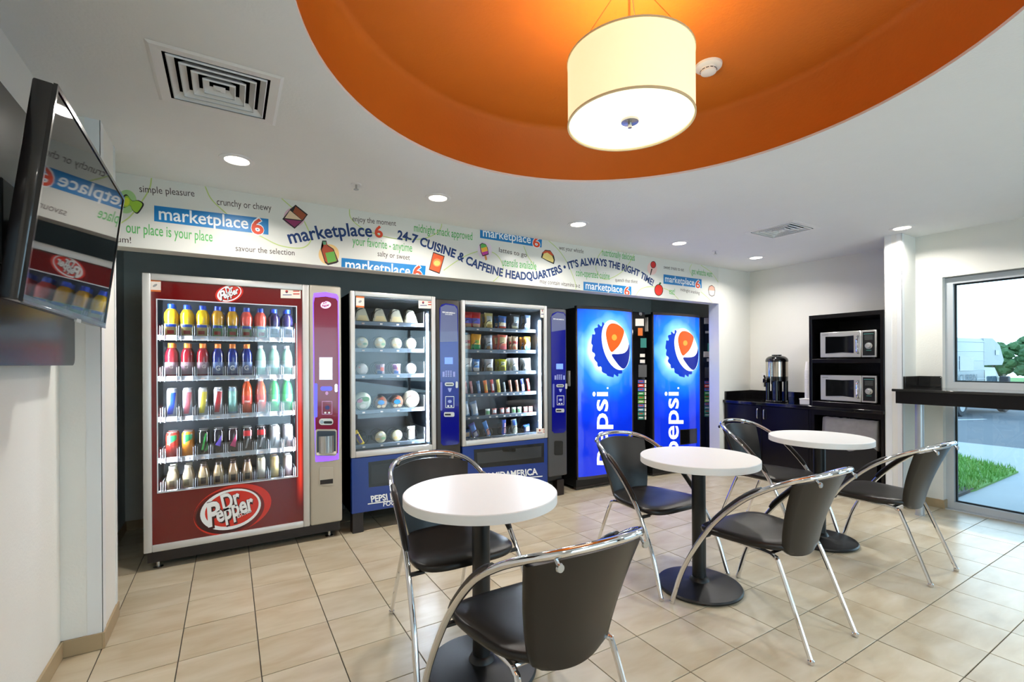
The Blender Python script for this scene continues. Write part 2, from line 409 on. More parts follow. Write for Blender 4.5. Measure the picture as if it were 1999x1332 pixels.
# ================================================================== ceiling fixtures
LENS = mat('lamp_lens', (255, 250, 238), .5, emit=9, ecol=(255, 244, 222), var=0)
def down_light(x, y, label, power=11):
    t = thing('recessed_light', label, 'ceiling light', (x, y, ZC), 'recessed ceiling lights')
    bm = B(); lathe(bm, [(.058, -.001), (.062, -.006), (.085, -.004), (.088, 0), (.088, .002), (.055, .002)], (x, y, ZC), 32, close=False); obj('trim_ring', bm, WHITE, t)
    bm = B(); lathe(bm, [(0, -.0035), (.058, -.0035), (.058, .002), (0, .002)], (x, y, ZC), 32, close=False); obj('lens', bm, LENS, t)
    l = bpy.data.lights.new('lamp', 'AREA'); l.shape = 'DISK'; l.size = .11; l.energy = power; l.color = (1, .955, .89); l.spread = math.radians(150)
    o = bpy.data.objects.new('lamp', l); COL.objects.link(o); o.parent = t; o.location = (0, 0, -.012)
for k, x in enumerate((.04, 1.22, 2.436, 3.654, 4.885)):
    down_light(x, 3.0, f'{ORD[k]} recessed light from the left in the row before the banner')
down_light(4.89, 1.714, 'recessed light shining on the white column near the window')
down_light(4.89, .45, 'recessed light out over the bar counter toward the viewer')
for k, x in enumerate((.04, 1.22, 2.436, 3.654)): down_light(x, -.55, f'{ORD[k]} recessed light from the left in the row above the viewer')

def vent(x, y, s, label):
    t = thing('ceiling_vent', label, 'air vent', (x, y, ZC), 'square ceiling vents'); h = s/2
    def sq(bm, a, za, b, zb, th=.0015):
        for k in range(4):
            c = [Vector((math.cos(PI/4+PI/2*q)*math.sqrt(2), math.sin(PI/4+PI/2*q)*math.sqrt(2), 0)) for q in (k, k+1)]
            o = Vector((x, y, ZC)); p = [o+c[0]*a+Vector((0, 0, za)), o+c[1]*a+Vector((0, 0, za)), o+c[1]*b+Vector((0, 0, zb)), o+c[0]*b+Vector((0, 0, zb))]
            poly(bm, p); poly(bm, [q_+Vector((0, 0, th)) for q_ in p])
        return bm
    obj('face_frame', sq(sq(B(), h, -.001, h-.012, -.006), h-.012, -.006, h-.045, -.004), WHITE, t, smooth=False, recalc=False)
    for k in range(4):
        a = h-.055-k*.036; obj('louver', sq(sq(B(), a, -.004, a-.022, .017), a, -.004, a-.004, -.008), WHITE, t, smooth=False, recalc=False)
    a = h-.055-4*.036; bm = sq(B(), a, -.004, max(a-.02, .005), -.010); poly(bm, [(x+sx_*(a-.02), y+sy_*(a-.02), ZC-.010) for sx_, sy_ in ((-1, -1), (1, -1), (1, 1), (-1, 1))]); obj('centre_plate', bm, WHITE, t, smooth=False, recalc=False)
    bm = B(); c_ = h-.014
    for b in ((-c_, c_, -c_, c_, .2, .21), (-c_, -c_+.004, -c_, c_, 0, .2), (c_-.004, c_, -c_, c_, 0, .2), (-c_, c_, -c_, -c_+.004, 0, .2), (-c_, c_, c_-.004, c_, 0, .2)): box(bm, x+b[0], x+b[1], y+b[2], y+b[3], ZC+.003+b[4], ZC+.003+b[5])
    obj('duct', bm, BLACK, t, smooth=False)
vent(-.03, 2.26, .44, 'square white ceiling vent above the television')
vent(4.07, 2.27, .44, 'small square ceiling vent far away toward the coffee counter')
for x, lb in ((.686, 'small sprinkler head left in the ceiling before the banner'), (4.234, 'small sprinkler head right in the ceiling before the banner')):
    t = thing('sprinkler', lb, 'sprinkler', (x, 3.03, ZC), 'ceiling sprinklers')
    bm = B(); lathe(bm, [(0, -.004), (.028, -.004), (.032, 0), (0, 0)], (x, 3.03, ZC), 16, close=False); obj('escutcheon', bm, WHITE, t)
    bm = B(); lathe(bm, [(.006, -.004), (.006, -.03), (.016, -.032), (.016, -.035), (0, -.035)], (x, 3.03, ZC), 12); obj('deflector', bm, STEEL, t)

# pendant drum lamp
PX_, PY_ = 1.327, 1.318; PZ0, PZ1, PR = 2.225, 2.462, .237
t = thing('pendant_lamp', 'large cream drum pendant lamp hanging in the orange tray', 'pendant lamp', (PX_, PY_, PZ0))
SHADE = mat('cream_shade', (250, 236, 196), .8, emit=.72, ecol=(255, 236, 186), var=.015, vscale=40)
DIFF = mat('lamp_diffuser', (255, 250, 235), .6, emit=1.15, ecol=(255, 242, 205), var=0)
SHEDGE = mat('shade_trim', (206, 190, 150), .7, emit=.12, ecol=(255, 220, 160))
bm = B(); lathe(bm, [(PR, PZ0), (PR, PZ1), (PR-.003, PZ1), (PR-.003, PZ0)], (PX_, PY_, 0), 64, close=False); obj('shade', bm, SHADE, t)
bm = B(); lathe(bm, [(0, PZ0+.012), (PR-.004, PZ0+.012), (PR-.004, PZ0+.016), (0, PZ0+.016)], (PX_, PY_, 0), 64, close=False); obj('diffuser', bm, DIFF, t)
for z in (PZ0, PZ1):
    bm = B(); lathe(bm, [(PR-.004, z-.003), (PR+.0025, z-.003), (PR+.0025, z+.004), (PR-.004, z+.004), (PR-.004, z-.003)], (PX_, PY_, 0), 64, close=False); obj('rim', bm, SHEDGE, t)
bm = B(); lathe(bm, [(0, PZ0-.022), (.008, -.02+PZ0), (.008, PZ0-.002), (.033, PZ0+.001), (.034, PZ0+.008), (.01, PZ0+.011), (0, PZ0+.011)], (PX_, PY_, 0), 24, close=False); obj('finial', bm, STEEL, t)
bm = B(); lathe(bm, [(0, TZ-.022), (.05, TZ-.022), (.062, TZ-.014), (.062, TZ), (0, TZ)], (PX_, PY_, 0), 24, close=False); obj('canopy', bm, STEEL, t)
for k in range(3):
    a = 2*PI*k/3+.5; obj('cable', cyl(B(), (PX_+.045*math.cos(a), PY_+.045*math.sin(a), TZ-.03), (PX_+PR*.97*math.cos(a), PY_+PR*.97*math.sin(a), PZ1), .0016, 6), STEEL, t)
obj('stem', cyl(B(), (PX_, PY_, TZ-.03), (PX_, PY_, PZ0+.02), .005, 8), STEEL, t)
l = bpy.data.lights.new('bulb', 'POINT'); l.energy = 8; l.color = (1, .84, .58); l.shadow_soft_size = .05
o = bpy.data.objects.new('bulb', l); COL.objects.link(o); o.parent = t; o.location = (.07, .03, PZ1-PZ0-.07)

q_ = onZ(1383, 128, TZ); x, y = q_.x, q_.y
t = thing('smoke_detector', 'round white smoke detector on the orange tray ceiling', 'smoke detector', (x, y, TZ))
bm = B(); lathe(bm, [(0, -.016), (.05, -.016), (.062, -.01), (.064, 0), (0, 0)], (x, y, TZ), 28, close=False); obj('base', bm, WHITE, t)
bm = B(); lathe(bm, [(.038, -.016), (.038, -.024), (.036, -.036), (.02, -.042), (0, -.042)], (x, y, TZ), 28); obj('sensor_head', bm, WHITE, t)
for k in range(12):
    a = 2*PI*k/12; c = Vector((x+.0375*math.cos(a), y+.0375*math.sin(a), TZ-.027)); d = Vector((-math.sin(a), math.cos(a), 0))*.007
    bm = B(); tube(bm, [c-d, c+d], .002, 4); obj('slot', bm, BLACK, t)
# ================================================================== tables
TOPM = mat('white_laminate', (232, 231, 229), .38, var=.012, vscale=60)
BASEM = mat('black_cast_iron', (11, 10, 10), .4, var=.08, bump=.15, bscale=500)
def table(name, label, x, y, group):
    t = thing(name, label, 'table', (0, 0, 0), group)
    bm = B(); lathe(bm, [(0, .716), (.315, .716), (.325, .719), (.325, .754), (.322, .757), (0, .757)], (0, 0, 0), 72, close=False); obj('table_top', bm, TOPM, t)
    bm = B(); lathe(bm, [(.038, .02), (.038, .7)], (0, 0, 0), 28); obj('column', bm, BASEM, t)
    bm = B(); lathe(bm, [(0, 0), (.222, 0), (.232, .006), (.234, .014), (.228, .022), (.19, .029), (.08, .036), (.055, .044), (.046, .062), (.038, .066)], (0, 0, 0), 60, close=False); obj('base', bm, BASEM, t)
    bm = B(); box(bm, -.2, .2, -.02, .02, .7, .716); box(bm, -.02, .02, -.2, .2, .7, .716); obj('spider', bm, BASEM, t, smooth=False)
    t.location = (x, y, 0); return t
tb = table('round_table', 'round white table nearest the viewer with black pedestal base', .915, 1.79, 'round white pedestal tables')
kt = [(c, []) for c in kids_of(tb)]
copy_tree(tb, (2.325, 1.782, 0), 0, 'middle one of the three round white pedestal tables', kids=kt)
copy_tree(tb, (3.668, 1.782, 0), 0, 'round white table farthest back near the bin and cabinets', kids=kt)

# ================================================================== chairs (front = +y)
CH_Y = .0
def chair(label):
    t = thing('cafe_chair', label, 'chair', (0, 0, 0), 'chrome and black cafe chairs')
    half = [(-.292, .33, .012), (-.283, .268, .2), (-.272, .18, .37), (-.263, .085, .505), (-.256, -.05, .64), (-.243, -.17, .722), (-.212, -.268, .772), (-.15, -.335, .798), (-.07, -.362, .808)]
    path = half+[(0, -.368, .81)]+[(-x, y, z) for x, y, z in half[::-1]]
    obj('arm_hoop', tube(B(), cr(path, 5), .0125, 10), CHROME, t)
    for s in (-1, 1):
        rl = [(s*.2, .19, .418), (s*.19, .0, .414), (s*.178, -.12, .41), (s*.178, -.165, .398), (s*.183, -.192, .36), (s*.198, -.33, .012)]
        obj('rear_leg', tube(B(), cr(rl, 5), .0105, 8), CHROME, t)
        hp = cr(path, 5)[:46]; pad = [Vector((-s*p.x, p.y, p.z)) for p in hp if -.15 < p.y < .125 and p.z > .44]
        obj('arm_pad', tube(B(), [p+Vector((-s*.004, .004, .007)) for p in pad], [.012]+[.0158]*(len(pad)-2)+[.012], 10), VINYL, t)
        for (x, y) in ((s*.292, .33), (s*.198, -.33)):
            bm = B(); lathe(bm, [(0, 0), (.011, 0), (.0135, .004), (.0135, .016), (.008, .022), (0, .022)], (x, y, 0), 12, close=False); obj('foot_cap', bm, CHROME, t)
        bm = B(); tube(bm, [(s*.155, -.345, .772), (s*.155, -.318, .80)], .006, 6); lathe(bm, [(0, -.006), (.011, -.006), (.013, 0), (0, 0)], (s*.155, -.350, .768), 12, axis='y', close=False); obj('bracket', bm, STEEL, t)
    obj('cross_rail', tube(B(), [(-.2, .16, .412), (.2, .16, .412)], .009, 8), CHROME, t)
    obj('rear_bar', tube(B(), [(-.18, -.14, .405), (.18, -.14, .405)], .009, 8), CHROME, t)
    for s in (-1, 1): obj('seat_clamp', bx(min(s*.2, s*.268), max(s*.2, s*.268), .155, .175, .398, .412, bev=.003), BLACK, t)
    # seat
    def outline(k, n=56):
        out = []
        for i in range(n):
            a = 2*PI*i/n; c, s_ = math.cos(a), math.sin(a)
            e = .5; px = math.copysign(abs(c)**e, c); py = math.copysign(abs(s_)**e, s_)
            w = .232+.03*py - (.0 if py > -.2 else .03*(abs(py)-.2)); out.append((px*w*k, (py*.228*k+.012)))
        return out
    bm = B(); rings = []
    for k, z in ((.93, .42), (.985, .424), (1.0, .435), (.99, .447), (.95, .4525), (.75, .455), (.45, .4535), (.15, .452)):
        rings.append([bm.verts.new((x, y, z+.004*((y/.2)**2)-(.014*max(0, (y-.1)/.13)**2))) for x, y in outline(k)])
    for a, b in zip(rings, rings[1:]):
        n = len(a)
        for i in range(n): bm.faces.new([a[i], a[(i+1) % n], b[(i+1) % n], b[i]])
    bm.faces.new(rings[0]); bm.faces.new(rings[-1]); obj('seat', bm, VINYL, t, ang=60)
    # backrest: hangs from the hoop, tapers downward, wraps round the sitter
    def back(u, v):
        s = u*2-1
        w = .138+.075*(v**.85)
        if v < .10: w *= .80+.20*math.sqrt(max(0, 1-((.10-v)/.10)**2))
        zt = .787-.028*s*s; zb = .392+.012*s*s
        z = zb+(zt-zb)*v
        y = -.2-.135*v**1.35+(.02+.052*v)*s*s
        return Vector((s*w, y, z))
    bm = sheet(B(), 14, 16, back, Vector((0, -.019, -.002)))
    bmesh.ops.bevel(bm, geom=[e for e in bm.edges if e.calc_face_angle(0) > 1.0], offset=.006, segments=2, affect='EDGES')
    obj('backrest', bm, VINYL, t, ang=70)
    return t
c0 = chair('black chair behind the nearest white table, facing the viewer'); kc = [(c, []) for c in kids_of(c0)]
c0.location = (.916, 2.10, 0); c0.rotation_euler = (0, 0, PI)
copy_tree(c0, (.887, 1.335, 0), .0, 'black chair in front of the nearest table, its back to the viewer', kids=kc)
copy_tree(c0, (2.304, 2.115, 0), PI+.0, 'black chair behind the middle table, before the blue cola machines', kids=kc)
copy_tree(c0, (2.332, 1.405, 0), 0, 'black chair on the near side of the middle table', kids=kc)
copy_tree(c0, (3.625, 2.105, 0), PI, 'black chair behind the far table, before the dark cabinet doors', kids=kc)
copy_tree(c0, (3.65, 1.415, 0), 0, 'black chair on the near side of the far table, by the window', kids=kc)

# ================================================================== television and its board on the left wall
BOARD = mat('dark_glossy_board', (20, 17, 17), .22, var=.15, vscale=3, spec=.4)
bm = B()
pts = [(XL, .9, 1.305)]
prof = [(.9, 1.302), (2.69, 1.302)]+[(2.69+.035*math.sin(a), 1.337-.035*math.cos(a)) for a in (PI/8*k for k in range(1, 5))]+[(2.725, 2.14), (.9, 2.14)]
prism(bm, [(-.575, y, z) for y, z in prof], (-.075, 0, 0))
tag(obj('wall_board', bm, BOARD, smooth=False), 'dark glossy board on left wall behind the television', 'wall panel')
tv = thing('television', 'flat black television tilted down on the left wall', 'television', (0, 0, 0))
TVB = mat('tv_bezel', (26, 20, 20), .2, coat=.5, var=.05); SCR = mat('tv_screen', (10, 10, 11), .03, var=.02, spec=.35)
w, hh = .93, .541
def tvp(bm): return bm
obj('housing', bx(-.045, -.004, -w/2, w/2, -hh/2, hh/2, bev=.006, seg=2), TVB, tv)
bm = B(); frame(bm, -w/2, w/2, -hh/2, hh/2, .011, -.006, .002, axis='x', wb=.017); obj('bezel', bm, TVB, tv, smooth=False)
obj('screen', bx(-.004, -.001, -w/2+.011, w/2-.011, -hh/2+.017, hh/2-.011), SCR, tv, smooth=False)
obj('lower_trim', bx(-.002, .003, -w/2, w/2, -hh/2-.004, -hh/2+.004, bev=.001), mat('tv_trim', (120, 115, 115), .2, .8), tv)
obj('sensor_chip', bx(-.004, .004, .02, .075, -hh/2-.012, -hh/2+.001, bev=.002), SILVER, tv)
obj('rear_hump', bx(-.085, -.045, -.3, .3, -.2, .12, bev=.015, seg=2), BLACK, tv)
tv.location = (-.397, 2.026, 1.724); tv.rotation_euler = (0, math.radians(6.8), math.radians(.65))
t = thing('tv_mount', 'black steel arm holding the television on its board', 'wall mount', (-.57, 2.03, 1.72))
obj('wall_plate', bx(-.574, -.562, 1.93, 2.13, 1.6, 1.85, bev=.003), BLACK, t); obj('arm', bx(-.562, -.487, 1.99, 2.07, 1.69, 1.74, bev=.004), BLACK, t)

# ================================================================== bar counter at the window
GRAN = mat('black_granite', (13, 12, 14), .1, coat=.4, var=.5, vscale=160)
DARKWOOD = mat('espresso_laminate', (11, 8, 10), .25, var=.2, vscale=4, spec=.32)
t = thing('bar_counter', 'black bar counter running along the window', 'counter', (5.1, 1.7, 1.0))
obj('counter_slab', bx(4.855, XR-.002, -1.9, 1.782, 1.042, 1.064, bev=.003), GRAN, t)
obj('fascia', bx(4.885, 4.91, -1.88, 1.765, .94, 1.042, bev=.002), DARKWOOD, t); obj('end_fascia', bx(4.91, 5.37, 1.745, 1.768, .94, 1.042, bev=.002), DARKWOOD, t)
obj('backsplash', bx(5.09, XR-.002, 1.765, 1.784, 1.064, 1.165, bev=.002), GRAN, t)
obj('side_splash', bx(XR-.02, XR-.001, 1.605, 1.765, 1.064, 1.165, bev=.002), GRAN, t)
POST = mat('grey_post', (178, 182, 186), .35, .5, var=.02)
for k, yy in enumerate((1.636, -.2)):
    bm = B(); lathe(bm, [(.03, 0), (.03, .94)], (4.987, yy, 0), 24); obj('post', bm, POST, t)
    bm = B(); lathe(bm, [(.034, 0), (.034, .006), (.03, .008)], (4.987, yy, 0), 24); obj('post_foot', bm, POST, t)

# ================================================================== coffee nook
XC = 5.08
t = thing('base_cabinet', 'dark two-door cabinet under the coffee urn', 'cabinet', (XC, 3.05, 0))
obj('carcass', bx(XC+.02, XN-.002, 2.565, YB-.003, .09, .815), DARKWOOD, t, smooth=False)
obj('toe_kick', bx(XC+.07, XN-.002, 2.565, YB-.003, 0, .09), BLACK, t, smooth=False)
obj('end_panel', bx(XC-.002, XN-.002, 2.545, 2.565, 0, .815), DARKWOOD, t, smooth=False)
for y0, y1, hyy in ((3.07, YB-.02, 3.105), (2.57, 3.064, 3.03)):
    d = obj('door', bx(XC, XC+.019, y0, y1, .1, .805, bev=.002), DARKWOOD, t)
    bm = B(); tube(bm, cr([(XC, hyy, .665), (XC-.022, hyy, .675), (XC-.026, hyy, .72), (XC-.022, hyy, .765), (XC, hyy, .775)], 4), .0055, 8); obj('handle', bm, STEEL, d)
t = thing('countertop', 'black stone countertop with low backsplash in the coffee corner', 'countertop', (5.3, 2.7, .815))
obj('slab', bx(XC-.015, XN-.002, 1.918, YB-.002, .817, .85, bev=.003), GRAN, t)
obj('backsplash', bx(XC+.02, XN-.002, YB-.022, YB-.002, .85, .95, bev=.002), GRAN, t); obj('backsplash', bx(XN-.022, XN-.002, 2.58, YB-.022, .85, .95, bev=.002), GRAN, t)

t = thing('microwave_tower', 'tall dark open cabinet holding two microwave ovens', 'cabinet', (XC, 2.24, .85)); y0, y1 = 1.92, 2.562
for nm, b in (('side_panel', (XC, XN-.003, y1-.028, y1, .852, 1.768)), ('side_panel', (XC, XN-.003, y0, y0+.028, .852, 1.768)), ('top_panel', (XC, XN-.003, y0+.028, y1-.028, 1.728, 1.768)), ('shelf', (XC, XN-.003, y0+.028, y1-.028, 1.285, 1.325)), ('bottom_panel', (XC, XN-.003, y0+.028, y1-.028, .852, .9)), ('back_panel', (XN-.015, XN-.004, y0+.028, y1-.028, .9, 1.728))):
    obj(nm, bx(*b, bev=.0015), DARKWOOD, t, smooth=False)
MWF = mat('microwave_steel', (214, 212, 208), .25, .55, var=.06, vscale=3); MWD = mat('microwave_glass', (10, 11, 13), .06, coat=.5); KEY = mat('microwave_panel', (18, 20, 20), .3); KNOB = mat('dial_grey', (190, 190, 188), .3, .5); TEAL = mat('teal_print', (70, 130, 125), .5)
def microwave(z, label):
    t = thing('microwave', label, 'microwave', (XC+.02, 2.23, z), 'microwave ovens in the tower'); ya, yb, zt = 1.985, 2.468, z+.268; x = XC+.03
    obj('case', bx(x+.012, x+.40, ya, yb, z+.012, zt, bev=.004), STEEL, t)
    d = obj('door', bx(x-.006, x+.012, ya+.125, yb, z+.014, zt-.002, bev=.005), MWF, t)
    bm = B()
    prism(bm, [(x-.0075, yy, zz) for yy, zz in ((yb-.05, z+.055), (yb-.05, zt-.045), (yb-.2, zt-.05), (ya+.185, zt-.045), (ya+.185, z+.055), (yb-.2, z+.064))], (.003, 0, 0)); obj('window', bm, MWD, d, smooth=False)
    obj('handle', tube(B(), cr([(x-.006, ya+.145, z+.05), (x-.034, ya+.145, z+.07), (x-.04, ya+.145, z+.135), (x-.034, ya+.145, z+.2), (x-.006, ya+.145, z+.22)], 5), .009, 8), CHROME, d)
    p = obj('control_panel', bx(x-.006, x+.012, ya+.002, ya+.122, z+.014, zt-.002, bev=.003), MWF, t)
    obj('keypad', bx(x-.0085, x-.006, ya+.014, ya+.11, z+.03, zt-.018), KEY, p, smooth=False)
    bm = B(); lathe(bm, [(.03, -.002), (.03, -.004), (.021, -.005), (.018, -.022), (0, -.022)], (x-.0065, ya+.062, z+.12), 24, axis='x'); obj('dial', bm, KNOB, p)
    for zz, a in ((zt-.04, .08), (z+.075, .04)):
        obj('print', bx(x-.0092, x-.0085, ya+.062-a/2, ya+.062+a/2, zz, zz+.006), TEAL, p, smooth=False)
    for k in range(5):
        obj('print', bx(x-.0092, x-.0085, ya+.03, ya+.094, zt-.055-k*.009, zt-.052-k*.009), mat('grey_print', (96, 100, 98), .5), p, smooth=False)
    letters('lettering', 'SHARP', [(yb-.02, zt-.022), (yb-.075, zt-.022)], .009, BLACK, d, lambda a, b: Vector((x-.0068, a, b)))
    for s in (ya+.05, yb-.05): obj('foot', bx(x+.03, x+.06, s-.012, s+.012, z, z+.012), BLACK, t, smooth=False)
microwave(1.325, 'upper stainless microwave oven with round dial in the tower')
microwave(.90, 'lower stainless microwave oven with round dial in the tower')
# open bay below the tower with a bin
t = thing('bin_bay', 'dark open bay under the microwave tower', 'cabinet', (XC, 2.24, 0))
obj('side_panel', bx(XC, XN-.003, 2.515, 2.543, 0, .815), DARKWOOD, t, smooth=False); obj('side_panel', bx(XC, XN-.003, 1.922, 1.945, 0, .815), DARKWOOD, t, smooth=False)
obj('back_panel', bx(XN-.02, XN-.004, 1.945, 2.515, 0, .815), mat('bay_back', (104, 104, 100), .6), t, smooth=False); obj('top_rail', bx(XC, XC+.03, 1.945, 2.515, .765, .815), DARKWOOD, t, smooth=False)
t = thing('waste_bin', 'black waste bin with a grey plastic liner under the microwaves', 'bin', (5.3, 2.22, 0))
bm = B(); o8 = [(5.12, 1.99), (5.12, 2.45), (5.5, 2.45), (5.5, 1.99)]
v0 = [bm.verts.new((x*.9+5.32*.1, y*.93+2.22*.07, .0)) for x, y in o8]; v1 = [bm.verts.new((x, y, .715)) for x, y in o8]
bm.faces.new(v0)
for k in range(4): bm.faces.new([v0[k], v0[(k+1) % 4], v1[(k+1) % 4], v1[k]])
obj('bin_body', bm, BLACK, t, smooth=False)
LINER = mat('grey_liner', (140, 136, 136), .3, var=.25, vscale=14, bump=.8, bscale=22)
bm = B(); n = 48; rr = []
for zz, k in ((.62, .97), (.74, 1.0), (.75, .985), (.47, 1.03)):
    ring_ = []
    for i in range(n):
        f = i/n*4; e = int(f); q = f-e; a, b = o8[e], o8[(e+1) % 4]; x, y = a[0]+(b[0]-a[0])*q, a[1]+(b[1]-a[1])*q
        j = .006*math.sin(i*2.7+zz*30)*(1 if zz < .6 else .5); ring_.append(bm.verts.new((5.32+(x-5.32)*k*1.02+j, 2.22+(y-2.22)*k*1.02+j, zz+(.035*math.sin(i*.8) if zz < .5 else .004*math.sin(i*3)))))
    rr.append(ring_)
for a, b in ((0, 1), (1, 2), (1, 3)):
    for i in range(n): bm.faces.new([rr[a][i], rr[a][(i+1) % n], rr[b][(i+1) % n], rr[b][i]])
obj('liner', bm, LINER, t, ang=180)
# coffee urn
ux, uy, uz = 5.32, 3.03, .85
t = thing('coffee_urn', 'stainless coffee dispenser with black base and lid on the counter', 'coffee urn', (ux, uy, uz))
bm = B(); lathe(bm, [(0, 0), (.115, 0), (.118, .006), (.112, .018), (0, .02)], (ux, uy, uz), 32, close=False); obj('base_plate', bm, BLACKG, t)
bm = B()
for a in (.7, 2.1, 3.6, 5.0): tube(bm, [(ux+.09*math.cos(a), uy+.09*math.sin(a), uz+.015), (ux+.09*math.cos(a), uy+.09*math.sin(a), uz+.24)], .024, 10)
lathe(bm, [(.055, .02), (.055, .22), (.11, .235), (.113, .285)], (ux, uy, uz), 28); obj('stand', bm, BLACKG, t)
bm = B(); lathe(bm, [(.112, .28), (.112, .455)], (ux, uy, uz), 40); obj('tank', bm, mat('urn_steel', (200, 192, 180), .12, 1, var=.02), t)
bm = B(); lathe(bm, [(.114, .45), (.116, .465), (.108, .49), (.085, .51), (.05, .52), (.05, .53), (0, .532)], (ux, uy, uz), 40); obj('lid', bm, BLACKG, t)
bm = B(); box(bm, ux-.155, ux-.10, uy+.03, uy+.075, uz+.215, uz+.265, bev=.006); tube(bm, [(ux-.15, uy+.05, uz+.225), (ux-.15, uy+.05, uz+.17)], .011, 8); tube(bm, [(ux-.145, uy+.05, uz+.26), (ux-.165, uy+.05, uz+.30)], .009, 8); obj('faucet', bm, BLACKG, t)
bm = B(); tube(bm, [(ux-.118, uy+.0, uz+.20), (ux-.118, uy+.0, uz+.44)], .008, 8); obj('sight_gauge', bm, CHROME, t)
# cups
CUP = mat('foam_cup', (238, 236, 232), .6, var=.01)
cx_, cy_ = 5.2, 2.625
t = thing('cup_stack', 'tall stack of white foam cups beside the microwave tower', 'cups', (cx_, cy_, .85))
cu0 = None
for k in range(22):
    if cu0 is None:
        bm = B(); lathe(bm, [(.039, 0), (.039, .006), (.036, .008), (.026, .096), (0, .097)], (cx_, cy_, .915), 24, close=False); cu0 = obj('cup', bm, CUP, t)
    else:
        c = cu0.copy(); COL.objects.link(c); c.parent = t; c.location = (0, 0, k*.0138)
t2 = thing('lid_box', 'small white open box under the stack of foam cups', 'box', (cx_-.02, cy_+.02, .85))
obj('box_body', bx(cx_-.06, cx_+.05, cy_-.035, cy_+.065, .851, .915, bev=.004), CUP, t2)
obj('box_rim', bx(cx_-.063, cx_+.053, cy_-.038, cy_+.068, .905, .913, bev=.002), CUP, t2)
# outlet
p = onX(1493, 738, XN)
t = thing('wall_outlet', 'white power outlet plate on wall behind the coffee urn', 'outlet', (XN, p.y, p.z))
obj('plate', bx(XN-.006, XN, p.y-.037, p.y+.037, p.z-.058, p.z+.058, bev=.002), WHITE, t)
for s in (-.02, .02): obj('socket', bx(XN-.0075, XN-.006, p.y-.014, p.y+.014, p.z+s-.012, p.z+s+.012, bev=.003), CUP, t)
# ================================================================== printed banner on the header wall
YP = YB-.0012
LGRN = mat('print_green', (92, 178, 98), .6); DBLU = mat('print_navy', (14, 52, 110), .6); BRN = mat('print_brown', (64, 44, 40), .6); PBLU = mat('print_blue', (0, 122, 190), .4); PWH = mat('print_white', (238, 242, 244), .5)
PRED = mat('print_orange_red', (222, 70, 30), .5); SWG = mat('print_lime', (190, 208, 128), .6); INK = mat('print_ink', (32, 24, 24), .6)
bn = thing('wall_banner', 'printed snack slogan banner across the header above the machines', 'banner', (2.1, YB, 2.0))
obj('sheet', bx(-.7, 5.0, YB-.0008, YB, 2.002, ZC-.001), mat('banner_vinyl', (226, 226, 220), .22, var=.01, spec=.6), bn, smooth=False)
BCLIP = [((0, 0, 2.003), (0, 0, -1)), ((0, 0, ZC-.002), (0, 0, 1))]
def px2(u, v): p = onY(u, v, YB); return (p.x, p.z)
LAY = [0]
def lay():
    LAY[0] += 1; k = LAY[0]*.00001
    return lambda a, b: Vector((a, YP-k, b))
def bt(s, pts, cap, m, bold=0, par=None, shear=0): return letters('lettering', s, [px2(*p) for p in pts], cap, m, par or bn, lay(), bold, shear, BCLIP)
def shape(name, pts, m, par=None, n=0):
    q = [px2(*p) for p in pts]
    if n: q = [(v.x, v.y) for v in cr([(a, b, 0) for a, b in q], n, True)]
    mp = lay(); bm = B(); poly(bm, [mp(*p) for p in q]); bmesh.ops.triangulate(bm, faces=bm.faces)
    for co, no in BCLIP: bmesh.ops.bisect_plane(bm, geom=bm.verts[:]+bm.edges[:]+bm.faces[:], plane_co=co, plane_no=no, clear_outer=True)
    return obj(name, bm, m, par or bn, smooth=False, recalc=False)
def line(pts, w=.007, m=None, name='swoosh', par=None, closed=False):
    q = cr([(*px2(*p), 0) for p in pts], 8, closed); mp = lay(); bm = B(); L_, R__ = [], []; n = len(q)
    for i, p in enumerate(q):
        t_ = (q[(i+1) % n]-q[i-1] if closed else q[min(i+1, n-1)]-q[max(i-1, 0)]).normalized(); nn = Vector((-t_.y, t_.x, 0))*w/2
        L_.append(bm.verts.new(mp((p+nn).x, (p+nn).y))); R__.append(bm.verts.new(mp((p-nn).x, (p-nn).y)))
    for i in range(n if closed else n-1): j = (i+1) % n; bm.faces.new([L_[i], L_[j], R__[j], R__[i]])
    for co, no in BCLIP: bmesh.ops.bisect_plane(bm, geom=bm.verts[:]+bm.edges[:]+bm.faces[:], plane_co=co, plane_no=no, clear_outer=True)
    return obj(name, bm, m or SWG, par or bn, smooth=False, recalc=False)
for c in ([(296, 347), (292, 368), (278, 392), (255, 422), (236, 436)], [(400, 363), (412, 388), (436, 412), (470, 440), (510, 462), (548, 480), (590, 484), (607, 468), (600, 445), (585, 420), (549, 387)],
          [(682, 407), (684, 424), (700, 441), (728, 455), (770, 466), (820, 467), (848, 458), (860, 446), (863, 432)], [(866, 528), (890, 511), (915, 497), (940, 490), (962, 493), (976, 506), (982, 525), (972, 541), (960, 552)],
          [(1022, 480), (1030, 500), (1042, 518), (1048, 535)], [(1066, 466), (1090, 488), (1108, 515), (1122, 550), (1124, 566)], [(1178, 486), (1166, 505), (1164, 528), (1178, 545), (1198, 541), (1218, 527), (1232, 508), (1238, 496)],
          [(1240, 578), (1252, 564), (1275, 560), (1305, 567), (1330, 590)], [(1350, 516), (1346, 526), (1350, 536)], [(1368, 518), (1388, 532), (1402, 551)], [(1368, 570), (1382, 582), (1392, 594)]): line(c)
T = bt
T('simple pleasure', [(272.5, 375), (380, 384)], .041, BRN); T('crunchy or chewy', [(423.4, 400), (530, 412)], .043, BRN); T('yum!', [(219, 472), (256, 475)], .036, BRN)
T('savour the selection', [(460, 490), (575, 499)], .038, BRN); T('enjoy the moment', [(688, 432), (773, 441.5)], .04, BRN); T('salty or sweet', [(737, 500), (800, 508)], .04, BRN)
